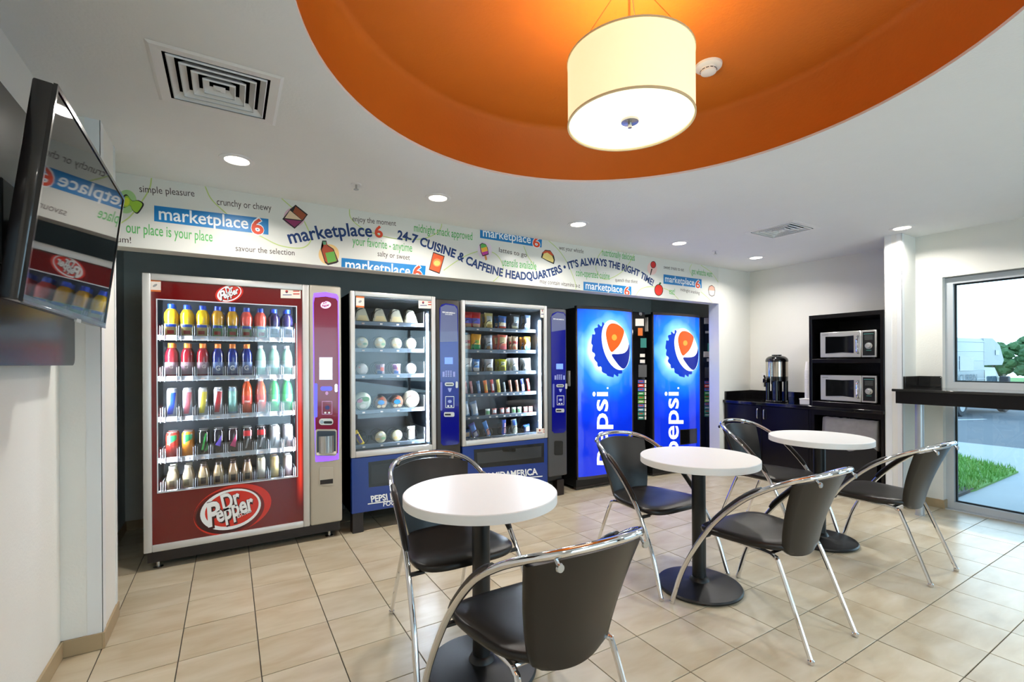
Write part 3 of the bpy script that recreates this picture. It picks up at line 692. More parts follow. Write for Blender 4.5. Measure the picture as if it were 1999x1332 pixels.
T('lattes to go', [(973.7, 492), (1028, 502.5)], .04, BRN); T('wet your whistle', [(1091, 487.5), (1139, 495)], .04, BRN); T('may contain vitamins a-z', [(1053.5, 553), (1132, 562)], .04, BRN)
T('quench that thirst', [(1200.7, 549.5), (1244.3, 553.5)], .036, BRN); T('sweet treats to eat', [(1295.6, 524.5), (1335, 530)], .038, BRN); T('midnight snacking', [(1328, 568), (1365.4, 575)], .036, BRN)
for s, a, b in (('our place is your place', (246, 454), (415, 472)), ('your favorite - anytime', (688, 478), (804.5, 492)), ('midnight snack approved', (808, 452), (922, 469)), ('utensils available', (980, 519), (1047, 527)), ('nutritionally delicious', (1175, 499), (1239, 509.5)), ('coin-operated cuisine', (1124, 539), (1190, 546)), ('got whatcha want', (1350, 535), (1390, 541)), ('eat!', (1306, 574), (1317, 576))):
    T(s, [a, b], .064 if a[0] < 900 else .07, LGRN, .008)
T('marketplace', [(566, 476), (600, 470), (632, 465.5), (664, 462), (695, 461), (727, 462.5)], .09, DBLU, .02); T('6', [(732, 463), (748, 463.8)], .082, PRED, .03)
T('24-7 CUISINE & CAFFEINE HEADQUARTERS \u2022 IT\u2019S ALWAYS THE RIGHT TIME!', [(775, 466.5), (807, 474), (840, 486.5), (886, 503), (912, 516), (948, 530.5), (985, 541), (1018, 546), (1050, 544.5), (1080, 538), (1107, 527), (1130, 520.5), (1160, 517.5), (1190, 522), (1222, 530.5), (1246, 540), (1274, 558.5)], .066, DBLU, .035)
def plate(q, t0, t1, cap, six):
    c = [px2(*p) for p in q]; m_ = [(c[0][0]+c[2][0])/2, (c[0][1]+c[2][1])/2]
    p = shape('logo_plate', q, PBLU)
    bt('marketplace', [t0, t1], cap, PWH, .012, p)
    for bold, m2 in ((.075, PWH), (.02, PRED)):
        d = .004 if bold > .05 else 0
        bt('6', [(six[0]-(1 if d else 0), six[1]), (six[2]+(1 if d else 0), six[3])], six[4], m2, bold, p)
plate([(301, 401.4), (524, 427.7), (524, 458.6), (301, 432)], (310.3, 428.5), (485, 447), .075, (491, 455.5, 515, 458, .098))
plate([(666.7, 503.7), (831, 519.3), (829.6, 541), (666.2, 526)], (674, 526), (801, 539), .078, (806, 543, 824, 545, .1))
plate([(937, 446), (1058, 464), (1057, 483.5), (937, 464.7)], (942.5, 461.5), (1036, 475.5), .072, (1040, 481.5, 1054, 483.5, .085))
plate([(1138.7, 550), (1232.2, 559.9), (1232.2, 577.5), (1138.7, 568.5)], (1143, 564), (1215, 571.8), .07, (1218.5, 576, 1229, 577, .085))
plate([(1295, 535.7), (1369.4, 545.6), (1369.4, 562.8), (1295, 554)], (1298, 550), (1355, 557.5), .07, (1357.5, 562, 1366.5, 563, .085))
# little food pictures
def icon(name, shapes):
    root = None
    for pts, c, n in shapes:
        m_ = mat('print_%d_%d_%d' % c, c, .55)
        root = shape(name if root is None else 'colour_patch', pts, m_, root or bn, n)
def off(pts, k):
    cx_ = sum(p[0] for p in pts)/len(pts); cy_ = sum(p[1] for p in pts)/len(pts)
    return [(cx_+(x-cx_)*k, cy_+(y-cy_)*k) for x, y in pts]
INKC = (30, 24, 24)
cd = [(240, 384), (248, 380), (258, 392), (270, 391), (281, 398), (277, 408), (268, 418), (258, 410), (254, 402), (244, 406), (238, 402)]
icon('candy_picture', [(ellipse(247, 394, 20, 23), (168, 208, 140), 0), (cd, INKC, 3), (off(cd, .86), (160, 204, 60), 3), (ellipse(247, 394, 6, 8), (212, 224, 60), 0)])
ct = [(577, 400), (601, 419), (592, 431), (575, 447), (551, 428), (567, 408)]
icon('carton_picture', [(ellipse(575, 424, 21, 19), (214, 176, 190), 0), (ct, INKC, 0), ([(577, 403), (598, 420), (590, 430), (572, 414)], (150, 72, 36), 0), ([(566, 411), (589, 430), (556, 426)], (222, 196, 164), 0), ([(555, 428), (589, 432), (575, 444)], (136, 40, 92), 0)])
bt_ = [(629, 470), (637, 470), (639, 478), (651, 486), (661, 511), (657, 514), (640, 518), (634, 513), (626, 487), (630, 479)]
icon('bottle_picture', [(ellipse(642, 497, 20, 20), (238, 196, 130), 0), (bt_, INKC, 0), (off(bt_, .86), (170, 70, 40), 0), ([(635, 494), (652, 491), (657, 510), (640, 514)], (104, 170, 70), 0), ([(630, 472), (636, 472), (637, 478), (631, 478)], (90, 150, 110), 0)])
bg_ = [(845.6, 492), (868, 500), (863, 517), (858, 535), (837, 527), (841, 510)]
icon('crisp_picture', [(bg_, INKC, 0), (off(bg_, .9), (226, 92, 44), 0), (ellipse(853, 513, 8, 8), (240, 150, 90), 0), (ellipse(853, 514, 6, 5), (248, 208, 110), 0)])
ic = [(936, 478), (941, 474.5), (948, 477), (952, 484), (954, 497), (942, 501), (938, 492)]
icon('ice_lolly_picture', [(ellipse(946, 489, 14, 17), (226, 210, 222), 0), ([(945, 499), (949, 498), (951, 507), (947.5, 509)], (210, 140, 70), 0), (ic, INKC, 0), (off(ic, .86), (200, 60, 160), 0), ([(938.5, 484), (950, 481), (952, 490), (940.5, 493)], (244, 186, 60), 0), ([(938, 478.5), (941.5, 476), (947.5, 478), (950, 482), (938.5, 485)], (96, 176, 84), 0)])
tc_ = [(1056, 503), (1058, 494), (1064, 488), (1074, 489), (1081, 499), (1083, 508), (1081, 516), (1068, 510)]
icon('taco_picture', [(tc_, INKC, 0), ([(1058, 495), (1064, 489.5), (1074, 490.5), (1081, 500), (1070, 496)], (206, 82, 40), 0), (off([(1058, 503), (1061, 495), (1068, 493), (1078, 500), (1081, 508), (1080, 513.5), (1068, 508.5)], .97), (236, 214, 130), 0)])
icon('lollipop_picture', [(ellipse(1273, 524, 9.5, 13), (240, 205, 198), 0), ([(1271, 525), (1273.5, 525), (1270, 538), (1268.5, 537)], INKC, 0), (ellipse(1275, 517, 5.4, 7), INKC, 0), (ellipse(1275, 517, 4.4, 6), (214, 40, 44), 0)])
icon('apple_picture', [(ellipse(1285.7, 566.5, 8.6, 11.5), INKC, 0), (ellipse(1285.7, 566.5, 7.4, 10.2), (220, 44, 30), 0), ([(1285, 556), (1288, 551), (1291, 553), (1287, 557)], (40, 90, 40), 0)])
ck = [(1382, 566), (1384, 559), (1389.5, 556.5), (1394.5, 561), (1396, 568), (1394.5, 577), (1389.5, 579.5), (1384, 576)]
icon('cupcake_picture', [(ck, (90, 80, 78), 0), (off(ck, .86), (238, 230, 224), 0), ([(1383, 565), (1385, 560), (1389.5, 558), (1394, 562), (1395, 568), (1383, 567)], (240, 176, 156), 0)])
# ================================================================== vending machines: shared materials
YM = 3.70
RED = mat('machine_red', (104, 9, 12), .12, coat=.5, var=.12, vscale=3); REDB = mat('logo_red', (204, 40, 26), .2, coat=.4); REDD = mat('logo_shadow', (58, 10, 10), .3)
BEIGE = mat('machine_beige', (186, 180, 166), .4, .15, var=.02); LINERG = mat('machine_liner', (96, 108, 116), .5, var=.04); TRAYW = mat('tray_white', (214, 222, 228), .35); TRAYD = mat('tray_slate', (58, 68, 78), .4, .3)
LED = mat('led_strip', (255, 255, 255), .5, emit=170, ecol=(226, 240, 255), var=0); MAROON = mat('control_maroon', (116, 10, 44), .2, coat=.5, emit=.12); VIOLET = mat('violet_led', (120, 80, 255), .5, emit=1.6, ecol=(118, 72, 255)); BLED = mat('blue_led', (60, 70, 255), .5, emit=2.2, ecol=(70, 70, 255)); LCD = mat('lcd_white', (220, 228, 255), .4, emit=.8, ecol=(214, 226, 255))
STICK = mat('sticker_white', (238, 228, 218), .5); STICKO = mat('sticker_orange', (222, 112, 40), .5); STICKR = mat('sticker_red', (206, 70, 50), .5); STICKB = mat('sticker_blue', (60, 70, 130), .5)
GUARD = glassmat('clear_guard', (.96, .98, 1), 1.5); DIVID = mat('divider_clear', (226, 238, 246), .2, coat=.3)
def Y(y): return lambda u, v: onY(u, v, y)
def slab(name, pts, y0, th, m, par, smooth=False):
    """polygon given in pixels, at plane y0, pushed back by th"""
    return obj(name, prism(B(), [onY(u, v, y0) for u, v in pts], (0, th, 0)), m, par, smooth)
def quad(u0, v0, u1, v1): return [(u0, v0), (u1, v0), (u1, v1), (u0, v1)]
def sticker(u0, v0, u1, v1, y, par, kind=0):
    s = slab('sticker', [(u0, v0), (u1, v0+1), (u1, v1+1), (u0, v1)], y, .0008, STICK, par); m = Y(y-.0004)
    if kind == 0:
        for a, b in ((v0, v0+3.2), (v1-3.2, v1)): decal('stripe', [(u0, a), (u1, a+1), (u1, b+1), (u0, b)], STICKO, s, m)
        w_, h_ = u1-u0, v1-v0
        decal('emblem', ellipse(u0+w_*.5, v0+h_*.5, w_*.22, h_*.1, -.5, 10), mat('sticker_grey', (150, 150, 150), .5), s, m)
    else:
        w_ = u1-u0; h_ = v1-v0
        for k in (.2, .5): decal('stripe', quad(u0+w_*.62, v0+h_*k, u1-w_*.06, v0+h_*(k+.12)), STICKR, s, m)
        decal('emblem', ellipse(u0+w_*.3, v0+h_*.3, w_*.07, h_*.16, 0, 12), STICKR, s, m); decal('emblem', ellipse(u0+w_*.3, v0+h_*.38, w_*.06, h_*.09, 0, 12), STICKB, s, m)
        decal('stripe', quad(u0+w_*.1, v0+h_*.62, u0+w_*.55, v0+h_*.7), STICKB, s, m)
def cabinet(t, x0, x1, xd, ztop, zb, shell, liner, ix0, ix1, iz0, iz1):
    bm = B()
    for b in ((x0+.006, x0+.03, 3.745, 4.55, zb, ztop-.01), (x1-.03, x1-.006, 3.745, 4.55, zb, ztop-.01), (x0+.006, x1-.006, 3.745, 4.55, ztop-.03, ztop-.01), (x0+.006, x1-.006, 4.52, 4.55, zb, ztop-.01), (x0+.006, x1-.006, 3.745, 4.55, zb, iz0-.02)): box(bm, *b)
    obj('cabinet', bm, shell, t, smooth=False)
    bm = B()
    for b in ((ix0-.01, ix0, 3.75, 4.42, iz0, iz1), (ix1, ix1+.01, 3.75, 4.42, iz0, iz1), (ix0, ix1, 4.41, 4.42, iz0, iz1), (ix0, ix1, 3.75, 4.42, iz1, iz1+.01), (ix0, ix1, 3.75, 4.42, iz0-.01, iz0)): box(bm, *b)
    obj('liner', bm, liner, t, smooth=False)
# ------------------------------------------------------------------ red drink machine
V1 = thing('drink_machine', 'red glass-front drink machine full of bottles and cans', 'vending machine', (.13, 4.1, 0))
cabinet(V1, -.467, .722, .498, 1.88, .11, BLACK, LINERG, -.432, .462, .44, 1.80)
def framebars(t, x0, x1, z0, z1, w, m, y0=3.70, y1=3.744, wt=None, wb=None):
    wt = wt or w; wb = wb or w
    bm = B()
    for b in ((x0, x0+w, z0, z1), (x1-w, x1, z0, z1), (x0+w*.98, x1-w*.98, z1-wt, z1), (x0+w*.98, x1-w*.98, z0, z0+wb)): box(bm, b[0], b[1], y0, y1, b[2], b[3], bev=.006, seg=2)
    return obj('door_frame', bm, m, t)
df = framebars(V1, -.467, .498, .122, 1.882, .044, SILVER)
hx0, hx1, hz0, hz1 = -.391, .413, .495, 1.717
bm = B()
for b in ((-.426, hx0, .16, 1.84), (hx1, .458, .16, 1.84), (hx0, hx1, .16, hz0), (hx0, hx1, hz1, 1.84)): box(bm, b[0], b[1], 3.712, 3.722, b[2], b[3])
dp = obj('door_panel', bm, RED, V1, smooth=False)
def glowmat():  # door red with a soft emission gradient painting the LED reflection
    m = bpy.data.materials.new('painted_led_reflection'); m.use_nodes = True; t = m.node_tree; N = t.nodes.new; L = t.links.new; p = t.nodes['Principled BSDF']; p.inputs['Base Color'].default_value = (*lin((104, 9, 12)), 1); p.inputs['Roughness'].default_value = .12
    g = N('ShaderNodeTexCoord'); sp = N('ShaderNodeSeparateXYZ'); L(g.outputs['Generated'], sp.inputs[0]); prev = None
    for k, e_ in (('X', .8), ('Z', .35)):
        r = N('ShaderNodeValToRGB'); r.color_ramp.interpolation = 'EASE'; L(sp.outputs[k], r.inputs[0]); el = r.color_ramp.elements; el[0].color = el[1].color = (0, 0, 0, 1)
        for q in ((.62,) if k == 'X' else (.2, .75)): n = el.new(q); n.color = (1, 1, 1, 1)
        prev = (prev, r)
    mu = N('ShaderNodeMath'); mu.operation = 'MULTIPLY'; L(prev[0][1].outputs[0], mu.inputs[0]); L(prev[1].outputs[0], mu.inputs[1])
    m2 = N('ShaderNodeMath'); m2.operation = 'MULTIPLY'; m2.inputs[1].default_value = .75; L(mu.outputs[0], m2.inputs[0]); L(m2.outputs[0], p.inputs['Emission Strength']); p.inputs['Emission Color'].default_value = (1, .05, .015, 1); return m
obj('painted_glow_strip', bx(.404, .458, 3.7108, 3.712, .25, 1.6), glowmat(), dp, smooth=False)  # not a lamp: reflected LED glow put in as emission
obj('window_trim', frame(B(), hx0-.006, hx1+.006, hz0-.006, hz1+.006, .006, 3.709, 3.713), TRAYW, V1, smooth=False)
obj('pane', bx(hx0, hx1, 3.715, 3.719, hz0, hz1), GLASS, V1, smooth=False)
def soda_logo(par, cx, cy, k, y, small=False):
    """oval badge: cx, cy centre in pixels, k scale (1 = big one on the lower door)"""
    def e(dx, dy, a, b, r): return ellipse(cx+dx*k, cy+dy*k, a*k, b*k, r, 44)
    R1 = -.30
    if not small:
        decal('logo_shadow', e(-7, 6, 62, 39, R1), REDD, par, Y(y)); ring('logo_swoosh', e(4, -1, 78, 45, R1), e(-3, 4, 71, 44, R1), REDB, par, Y(y-.0003))
        decal('logo_oval', e(0, 0, 59, 36, R1), REDB, par, Y(y-.0006))
    ring('logo_ring', e(0, 0, 61, 38, R1), e(2.5, -1.5, 54, 33, R1), PWH, par, Y(y-.0009))
    for bold, m_, yy, d in ((.075, REDD, y-.0012, 1.2*k), (.03, PWH, y-.0015, 0)):
        f = lambda u, v: onY(u, -v, yy)
        for s, p0, p1, cap in (('P', (-44, 34), (-12, 25), 43), ('epper', (-24, 25), (50, -3), 30), ('Dr', (-14, 3), (24, -14), 29)):
            letters('lettering', s, [(cx+p0[0]*k+d, -(cy+p0[1]*k+d)), (cx+p1[0]*k+d, -(cy+p1[1]*k+d))], cap*k, m_, par, f, bold, .25)
    if not small: letters('lettering', 'EST.1885', [(cx+14*k, -(cy+17*k)), (cx+42*k, -(cy+4*k))], 7*k, PWH, par, lambda u, v: onY(u, -v, y-.0016), .02, .2)
soda_logo(dp, 450, 995, 1.0, 3.7115); soda_logo(dp, 447.5, 573, .40, 3.7115, True)
decal('badge_oval', ellipse(447.5, 573, 28, 17, -.25), REDB, dp, Y(3.7118))
sticker(291, 546, 314, 569, 3.709, V1, 0); sticker(548, 564, 587, 582, 3.709, V1, 1)
for x in (-.422, .448): obj('light_strip', bx(x-.004, x+.004, 3.752, 3.77, .5, 1.78), LED, V1, smooth=False)
# control pillar
p = V1
pil = obj('control_pillar', bx(.5, .722, 3.693, 3.76, .122, 1.886, bev=.014, seg=3), BEIGE, V1)
obj('partition', bx(.47, .5, 3.75, 4.5, .2, 1.86), BLACK, V1, smooth=False)
face = [(614, 579), (636, 577), (656, 581), (659.5, 586), (661.5, 740), (660, 888), (640, 891.5), (617, 893), (613.5, 760), (612, 590)]
slab('violet_border', off(face, 1.05), 3.6915, .002, VIOLET, V1); fc = slab('control_face', off(face, .985), 3.690, .003, MAROON, V1)
decal('badge', ellipse(636, 595.5, 10.2, 7, -.12), mat('badge_pink', (250, 200, 240), .4, emit=.6, ecol=(255, 190, 245)), fc, Y(3.6895))
for s, a, b, c in (('Dr', (631, 594), (639, 592.5), 4.6), ('Pepper', (629, 600), (643.5, 597.2), 4.6)): letters('lettering', s, [(a[0], -a[1]), (b[0], -b[1])], c, MAROON, fc, lambda u, v: onY(u, -v, 3.689), .03, .2)
sc = slab('screen', quad(623.5, 698, 649, 741.5), 3.689, .0015, LCD, fc); letters('lettering', 'CODES', [(626, -708.5), (646.5, -708.5)], 4.5, PWH, sc, lambda u, v: onY(u, -v, 3.6885), .03)
slab('card_slot', rrect(626, 755, 648.5, 763, 3.5), 3.689, .0015, BLED, fc); slab('round_button', rrect(653.5, 750, 659, 766, 2.7), 3.689, .0015, LCD, fc); slab('side_light', rrect(613.5, 749, 619.5, 815, 2.5), 3.689, .0015, BLED, fc)
LIL = mat('lilac_print', (196, 150, 200), .4, emit=.15)
ring('reader_outline', quad(628.5, 783.5, 648.5, 809.5), quad(629.4, 784.6, 647.6, 808.4), LIL, fc, Y(3.689)); decal('reader_mark', ellipse(639, 796, 4.5, 4), STICKB, fc, Y(3.6888)); decal('key_mark', ellipse(638, 768, 3, 3.6), LIL, fc, Y(3.6888))
for u in (635, 642.5): decal('key_mark', ellipse(u, 806, 2.2, 1.8, 0, 14), PWH, fc, Y(3.6886))
bs = slab('bill_slot', rrect(623, 817.5, 650.5, 830, 5.5), 3.687, .004, SILVER, fc); slab('slot_mouth', rrect(632, 822.5, 648.5, 827.5, 2), 3.686, .001, BLACK, bs); slab('slot_disc', ellipse(628.5, 824, 3.6, 3.6, 0, 16), 3.686, .001, STEEL, bs)
pt = slab('delivery_port', rrect(616, 838.5, 657.5, 890.5, 4), 3.686, .004, BEIGE, V1); slab('port_recess', rrect(618.5, 841.5, 655.5, 886, 3), 3.6852, .001, TRAYD, pt)
bm = B(); q = onY(637, 884, 3.69); lathe(bm, [(.074, 0), (.074, .125)], (q.x, 3.735, q.z), 28, close=False); bmesh.ops.bisect_plane(bm, geom=bm.verts[:]+bm.edges[:]+bm.faces[:], plane_co=(0, 3.684, 0), plane_no=(0, 1, 0), clear_outer=True); obj('port_cylinder', bm, STEEL, pt)
slab('port_lip', [(618, 884), (656, 881.5), (656, 886.5), (618, 889.5)], 3.683, .004, STICK, pt)
cb = slab('coin_return', rrect(623.5, 913, 651, 947.5, 2), 3.688, .005, BEIGE, V1); slab('coin_mouth', [(625, 938), (650, 935), (650, 944), (625, 946.5)], 3.687, .001, DARKBR, cb)
obj('kick_plate', bx(-.452, .712, 3.742, 4.5, .045, .122), DARKBR, V1, smooth=False); obj('front_rail', bx(-.42, .67, 3.725, 3.742, .075, .118), DARKBR, V1, smooth=False)
for x in (-.40, .64):
    for y in (3.775, 4.45):
        bm = B(); lathe(bm, [(.026, 0), (.028, .006), (.012, .01), (.012, .05)], (x, y, 0), 14); obj('foot', bm, STEEL, V1)
# shelves
US = (335, 366.5, 395.6, 424.7, 452.6, 481.3, 509.6, 535.2, 560.8)
XA, XB = onY(US[0], 700, 3.865).x, onY(US[8], 700, 3.865).x; XS = [XA+(XB-XA)*i/8 for i in range(9)]
RZ = (1.487, 1.217, .95, .682, .468)
for k, z in enumerate(RZ):
    sh = obj('shelf', bx(-.428, .458, 3.83, 4.38, z-.012, z), TRAYD, V1, smooth=False)
    obj('shelf_rail', bx(-.428, .458, 3.812, 3.83, z-.02, z+.012, bev=.003), TRAYW, sh); obj('guard', bx(-.424, .454, 3.816, 3.8175, z+.012, z+.085), GUARD, sh, smooth=False)
    for i in range(10):
        x = XS[0]-.044 if i == 0 else XS[8]+.044 if i == 9 else (XS[i-1]+XS[i])/2
        bm = B(); box(bm, x-.0016, x+.0016, 3.80, 3.96, z+.0, z+.075); box(bm, x-.013, x-.0105, 3.806, 3.818, z-.025, z+.07); box(bm, x+.0105, x+.013, 3.806, 3.818, z-.025, z+.07); obj('divider', bm, DIVID, sh, smooth=False)
    for i in range(9): obj('price_tag', bx(XS[i]-.011, XS[i]+.011, 3.8105, 3.812, z-.014, z-.002), STICK, sh, smooth=False)
# ---- bottles and cans
PR_ = dict(
 juice=([(0, 0), (.033, 0), (.036, .006), (.036, .072), (.0345, .082), (.037, .1), (.0385, .118), (.036, .138), (.026, .157), (.018, .166)], (.0195, .164, .19), (.0365, .012, .078)),
 sport=([(0, 0), (.033, 0), (.036, .008), (.0345, .05), (.036, .1), (.0365, .14), (.033, .165), (.022, .188), (.017, .194)], (.0195, .192, .222), (.0368, .022, .1)),
 soda=([(0, 0), (.026, 0), (.032, .01), (.0305, .05), (.0325, .09), (.0325, .13), (.026, .165), (.014, .19), (.012, .196)], (.0145, .194, .214), (.0330, .06, .11)),
 slim=([(0, 0), (.023, 0), (.0265, .008), (.0265, .148), (.022, .158), (.0232, .161)], (.0226, .159, .1625), (.0268, .02, .14)),
 tall=([(0, 0), (.029, 0), (.0325, .008), (.0325, .146), (.027, .158), (.028, .161)], (.0275, .159, .1625), (.0328, .012, .143)),
 coffee=([(0, 0), (.031, 0), (.033, .006), (.033, .075), (.03, .098), (.021, .128), (.018, .142)], (.0205, .14, .158), (.0335, .022, .066)))
def liquid(c): return mat('drink_%d_%d_%d' % c, c, .12, coat=.4, var=.08, vscale=30)
def plast(c): return mat('cap_%d_%d_%d' % c, c, .35, var=.03)
def drink(name, kind, body, cap, label, group, mark=None, slash=None):
    t = thing(name, 'x', 'can' if kind in ('slim', 'tall') else 'bottle', (0, 0, 0), group); pr, cp, lb = PR_[kind]
    obj('body', lathe(B(), pr, n=16), liquid(body), t)
    obj('lid' if kind in ('slim', 'tall') else 'cap', lathe(B(), [(0, cp[1]), (cp[0], cp[1]), (cp[0]*.97, cp[2]), (0, cp[2])], n=14, close=False), plast(cap) if kind not in ('slim', 'tall') else SILVER, t)
    if label: 
        l_ = obj('label', lathe(B(), [(lb[0], lb[1]), (lb[0], lb[2])], n=16, close=False), plast(label), t)
    r = -lb[0]-.0012
    if slash:
        for (pts, c) in slash:
            q = list(pts) if len(pts) == 4 else ([pts[0], pts[1], pts[2], pts[2]] if len(pts) == 3 else [pts[0], pts[1], pts[2], pts[4]])
            def pp_(u, v):
                x_ = (q[0][0]*(1-u)+q[1][0]*u)*(1-v)+(q[3][0]*(1-u)+q[2][0]*u)*v; z_ = (q[0][1]*(1-u)+q[1][1]*u)*(1-v)+(q[3][1]*(1-u)+q[2][1]*u)*v; a_ = x_*1.1
                return Vector((lb[0]*1.015*math.sin(a_), -lb[0]*1.015*math.cos(a_), lb[1]+(lb[2]-lb[1])*z_))
            obj('print', sheet(B(), 6, 4, pp_), plast(c), t, recalc=False)
    if mark: letters('lettering', mark[0], [(-mark[1]/2, mark[2]), (mark[1]/2, mark[2])], mark[3], plast(mark[4]), t, lambda a, b: Vector((a, r, b)), .03)
    return t
ap = [([(-.5, .1), (.4, .1), (.4, .42), (0, .5), (-.5, .42)], (196, 60, 40)), ([(-.7, .72), (.7, .72), (.7, .95), (-.7, .95)], (30, 70, 170))]
G_ = ('G', .026, .045, .03, (240, 240, 240))
kinds = {
 'yj': drink('juice_bottle', 'juice', (240, 196, 30), (24, 70, 190), (214, 190, 120), 'juice bottles', slash=ap), 'aj': drink('juice_bottle', 'juice', (204, 150, 40), (24, 70, 190), (126, 170, 110), 'juice bottles', slash=ap),
 'pj': drink('juice_bottle', 'juice', (226, 90, 74), (24, 60, 150), (176, 200, 160), 'juice bottles', slash=ap), 'bj': drink('juice_bottle', 'juice', (34, 30, 62), (20, 60, 190), (160, 180, 210), 'juice bottles', slash=[([(-.5, .3), (.5, .3), (.5, .8), (-.5, .8)], (60, 60, 90))]),
 'rs': drink('sports_drink', 'sport', (132, 22, 34), (240, 130, 40), (150, 120, 128), 'sports drinks', ('G', .02, .06, .022, (210, 190, 180))), 'bs': drink('sports_drink', 'sport', (14, 34, 110), (240, 130, 40), (90, 110, 150), 'sports drinks', G_),
 'gw': drink('water_bottle', 'soda', (150, 208, 180), (238, 240, 240), (190, 224, 214), 'water bottles'), 'or': drink('soda_bottle', 'soda', (224, 84, 40), (240, 240, 240), (214, 60, 40), 'soda bottles', ('me', .03, .07, .016, (250, 240, 230))), 'gr': drink('soda_bottle', 'soda', (60, 190, 90), (240, 240, 240), (70, 200, 110), 'soda bottles', ('me', .03, .07, .016, (250, 255, 240))),
 's1': drink('slim_can', 'slim', (196, 204, 214), (0, 0, 0), None, 'slim cans', slash=[([(-.8, 0), (.2, 0), (.9, 1), (-.1, 1)], (26, 70, 190))]), 's2': drink('slim_can', 'slim', (206, 206, 212), (0, 0, 0), None, 'slim cans', slash=[([(-.8, 0), (.2, 0), (.9, 1), (-.1, 1)], (206, 110, 120))]),
 's3': drink('slim_can', 'slim', (206, 206, 196), (0, 0, 0), None, 'slim cans', slash=[([(-.8, 0), (.2, 0), (.9, 1), (-.1, 1)], (220, 200, 70))]), 's4': drink('slim_can', 'slim', (204, 206, 212), (0, 0, 0), None, 'slim cans', slash=[([(-.8, 0), (.2, 0), (.9, 1), (-.1, 1)], (190, 40, 50))]), 's5': drink('slim_can', 'slim', (170, 206, 224), (0, 0, 0), (150, 214, 200), 'slim cans'),
 't1': drink('tall_can', 'tall', (206, 50, 40), (0, 0, 0), None, 'tall energy cans', slash=[([(-.7, .55), (.8, .8), (.8, 1), (-.7, 1)], (40, 140, 80))]), 't2': drink('tall_can', 'tall', (232, 140, 40), (0, 0, 0), None, 'tall energy cans', slash=[([(-.7, .55), (.8, .8), (.8, 1), (-.7, 1)], (40, 140, 80))]),
 't3': drink('tall_can', 'tall', (20, 28, 22), (0, 0, 0), None, 'tall energy cans', slash=[([(-.3, .2), (0, .2), (.6, 1), (.3, 1)], (60, 190, 80)), ([(.1, .1), (.8, .2), (.8, .6)], (40, 130, 60))]), 't4': drink('tall_can', 'tall', (24, 22, 34), (0, 0, 0), None, 'tall energy cans', slash=[([(-.5, .4), (.6, .9), (.3, .3)], (120, 90, 220))]), 't5': drink('tall_can', 'tall', (40, 20, 30), (0, 0, 0), None, 'tall energy cans', slash=[([(-.5, .3), (.6, .9), (.4, .2)], (200, 60, 110))]),
 't6': drink('tall_can', 'tall', (44, 40, 42), (0, 0, 0), None, 'tall energy cans', slash=[([(-.7, .72), (.8, .72), (.8, 1), (-.7, 1)], (186, 30, 36)), ([(-.4, .1), (-.1, .1), (.3, .6), (0, .6)], (170, 170, 170))]), 't7': drink('tall_can', 'tall', (206, 212, 214), (0, 0, 0), None, 'tall energy cans', slash=[([(-.4, .1), (-.1, .1), (.3, .6), (0, .6)], (140, 146, 150))]),
 'c1': drink('coffee_bottle', 'coffee', (206, 188, 150), (206, 200, 180), None, 'coffee bottles', slash=[([(-.4, 0), (.4, 0), (.4, 1), (-.4, 1)], (120, 110, 80))]), 'c2': drink('coffee_bottle', 'coffee', (200, 176, 132), (70, 56, 44), None, 'coffee bottles', slash=[([(-.4, 0), (.4, 0), (.4, 1), (-.4, 1)], (70, 60, 50))]), 'c3': drink('coffee_bottle', 'coffee', (190, 160, 120), (70, 40, 34), None, 'coffee bottles', slash=[([(-.4, 0), (.4, 0), (.4, 1), (-.4, 1)], (40, 44, 40))]),
 'k1': drink('short_can', 'slim', (214, 204, 160), (0, 0, 0), (220, 214, 190), 'short cans'), 'k2': drink('short_can', 'slim', (206, 180, 110), (0, 0, 0), (214, 190, 120), 'short cans'), 'k3': drink('short_can', 'slim', (190, 184, 180), (0, 0, 0), (200, 190, 190), 'short cans')}
DESC = dict(yj='yellow juice bottle with blue cap', aj='amber juice bottle with blue cap', pj='pink juice bottle with blue cap', bj='dark purple juice bottle with blue cap', rs='dark red sports drink with orange cap', bs='navy sports drink with orange cap', gw='pale green water bottle with white cap',
 s1='silver and blue slim can', s2='silver and pink slim can', s3='silver and yellow slim can', s4='silver and red slim can', s5='pale blue slim can', gr='green soda bottle with white cap', t1='red and green tall can', t2='orange and green tall can', t3='black and green tall can', t4='black and purple tall can', t5='black and magenta tall can', t6='dark tall can with red top', t7='white tall can', c1='cream coffee bottle', c2='tan coffee bottle with dark cap', c3='brown coffee bottle with dark cap', k1='cream short can', k2='gold short can', k3='silver short can')
DESC['or'] = 'orange-red soda bottle with white cap'
ROWS = ['yj yj yj aj aj pj pj bj bj', 'rs rs rs bs bs bs gw gw gw', 's1 s2 s3 s4 s5 or or gr gr', 't1 t2 t3 t4 t5 t6 t6 t7 t7', 'c1 c1 c2 c2 c3 c3 k1 k2 k3']
SHN = ['top', 'second', 'third', 'fourth', 'bottom']; KK = {k: [(c, kids_of(c)) for c in kids_of(t)] for k, t in kinds.items()}; used = set()
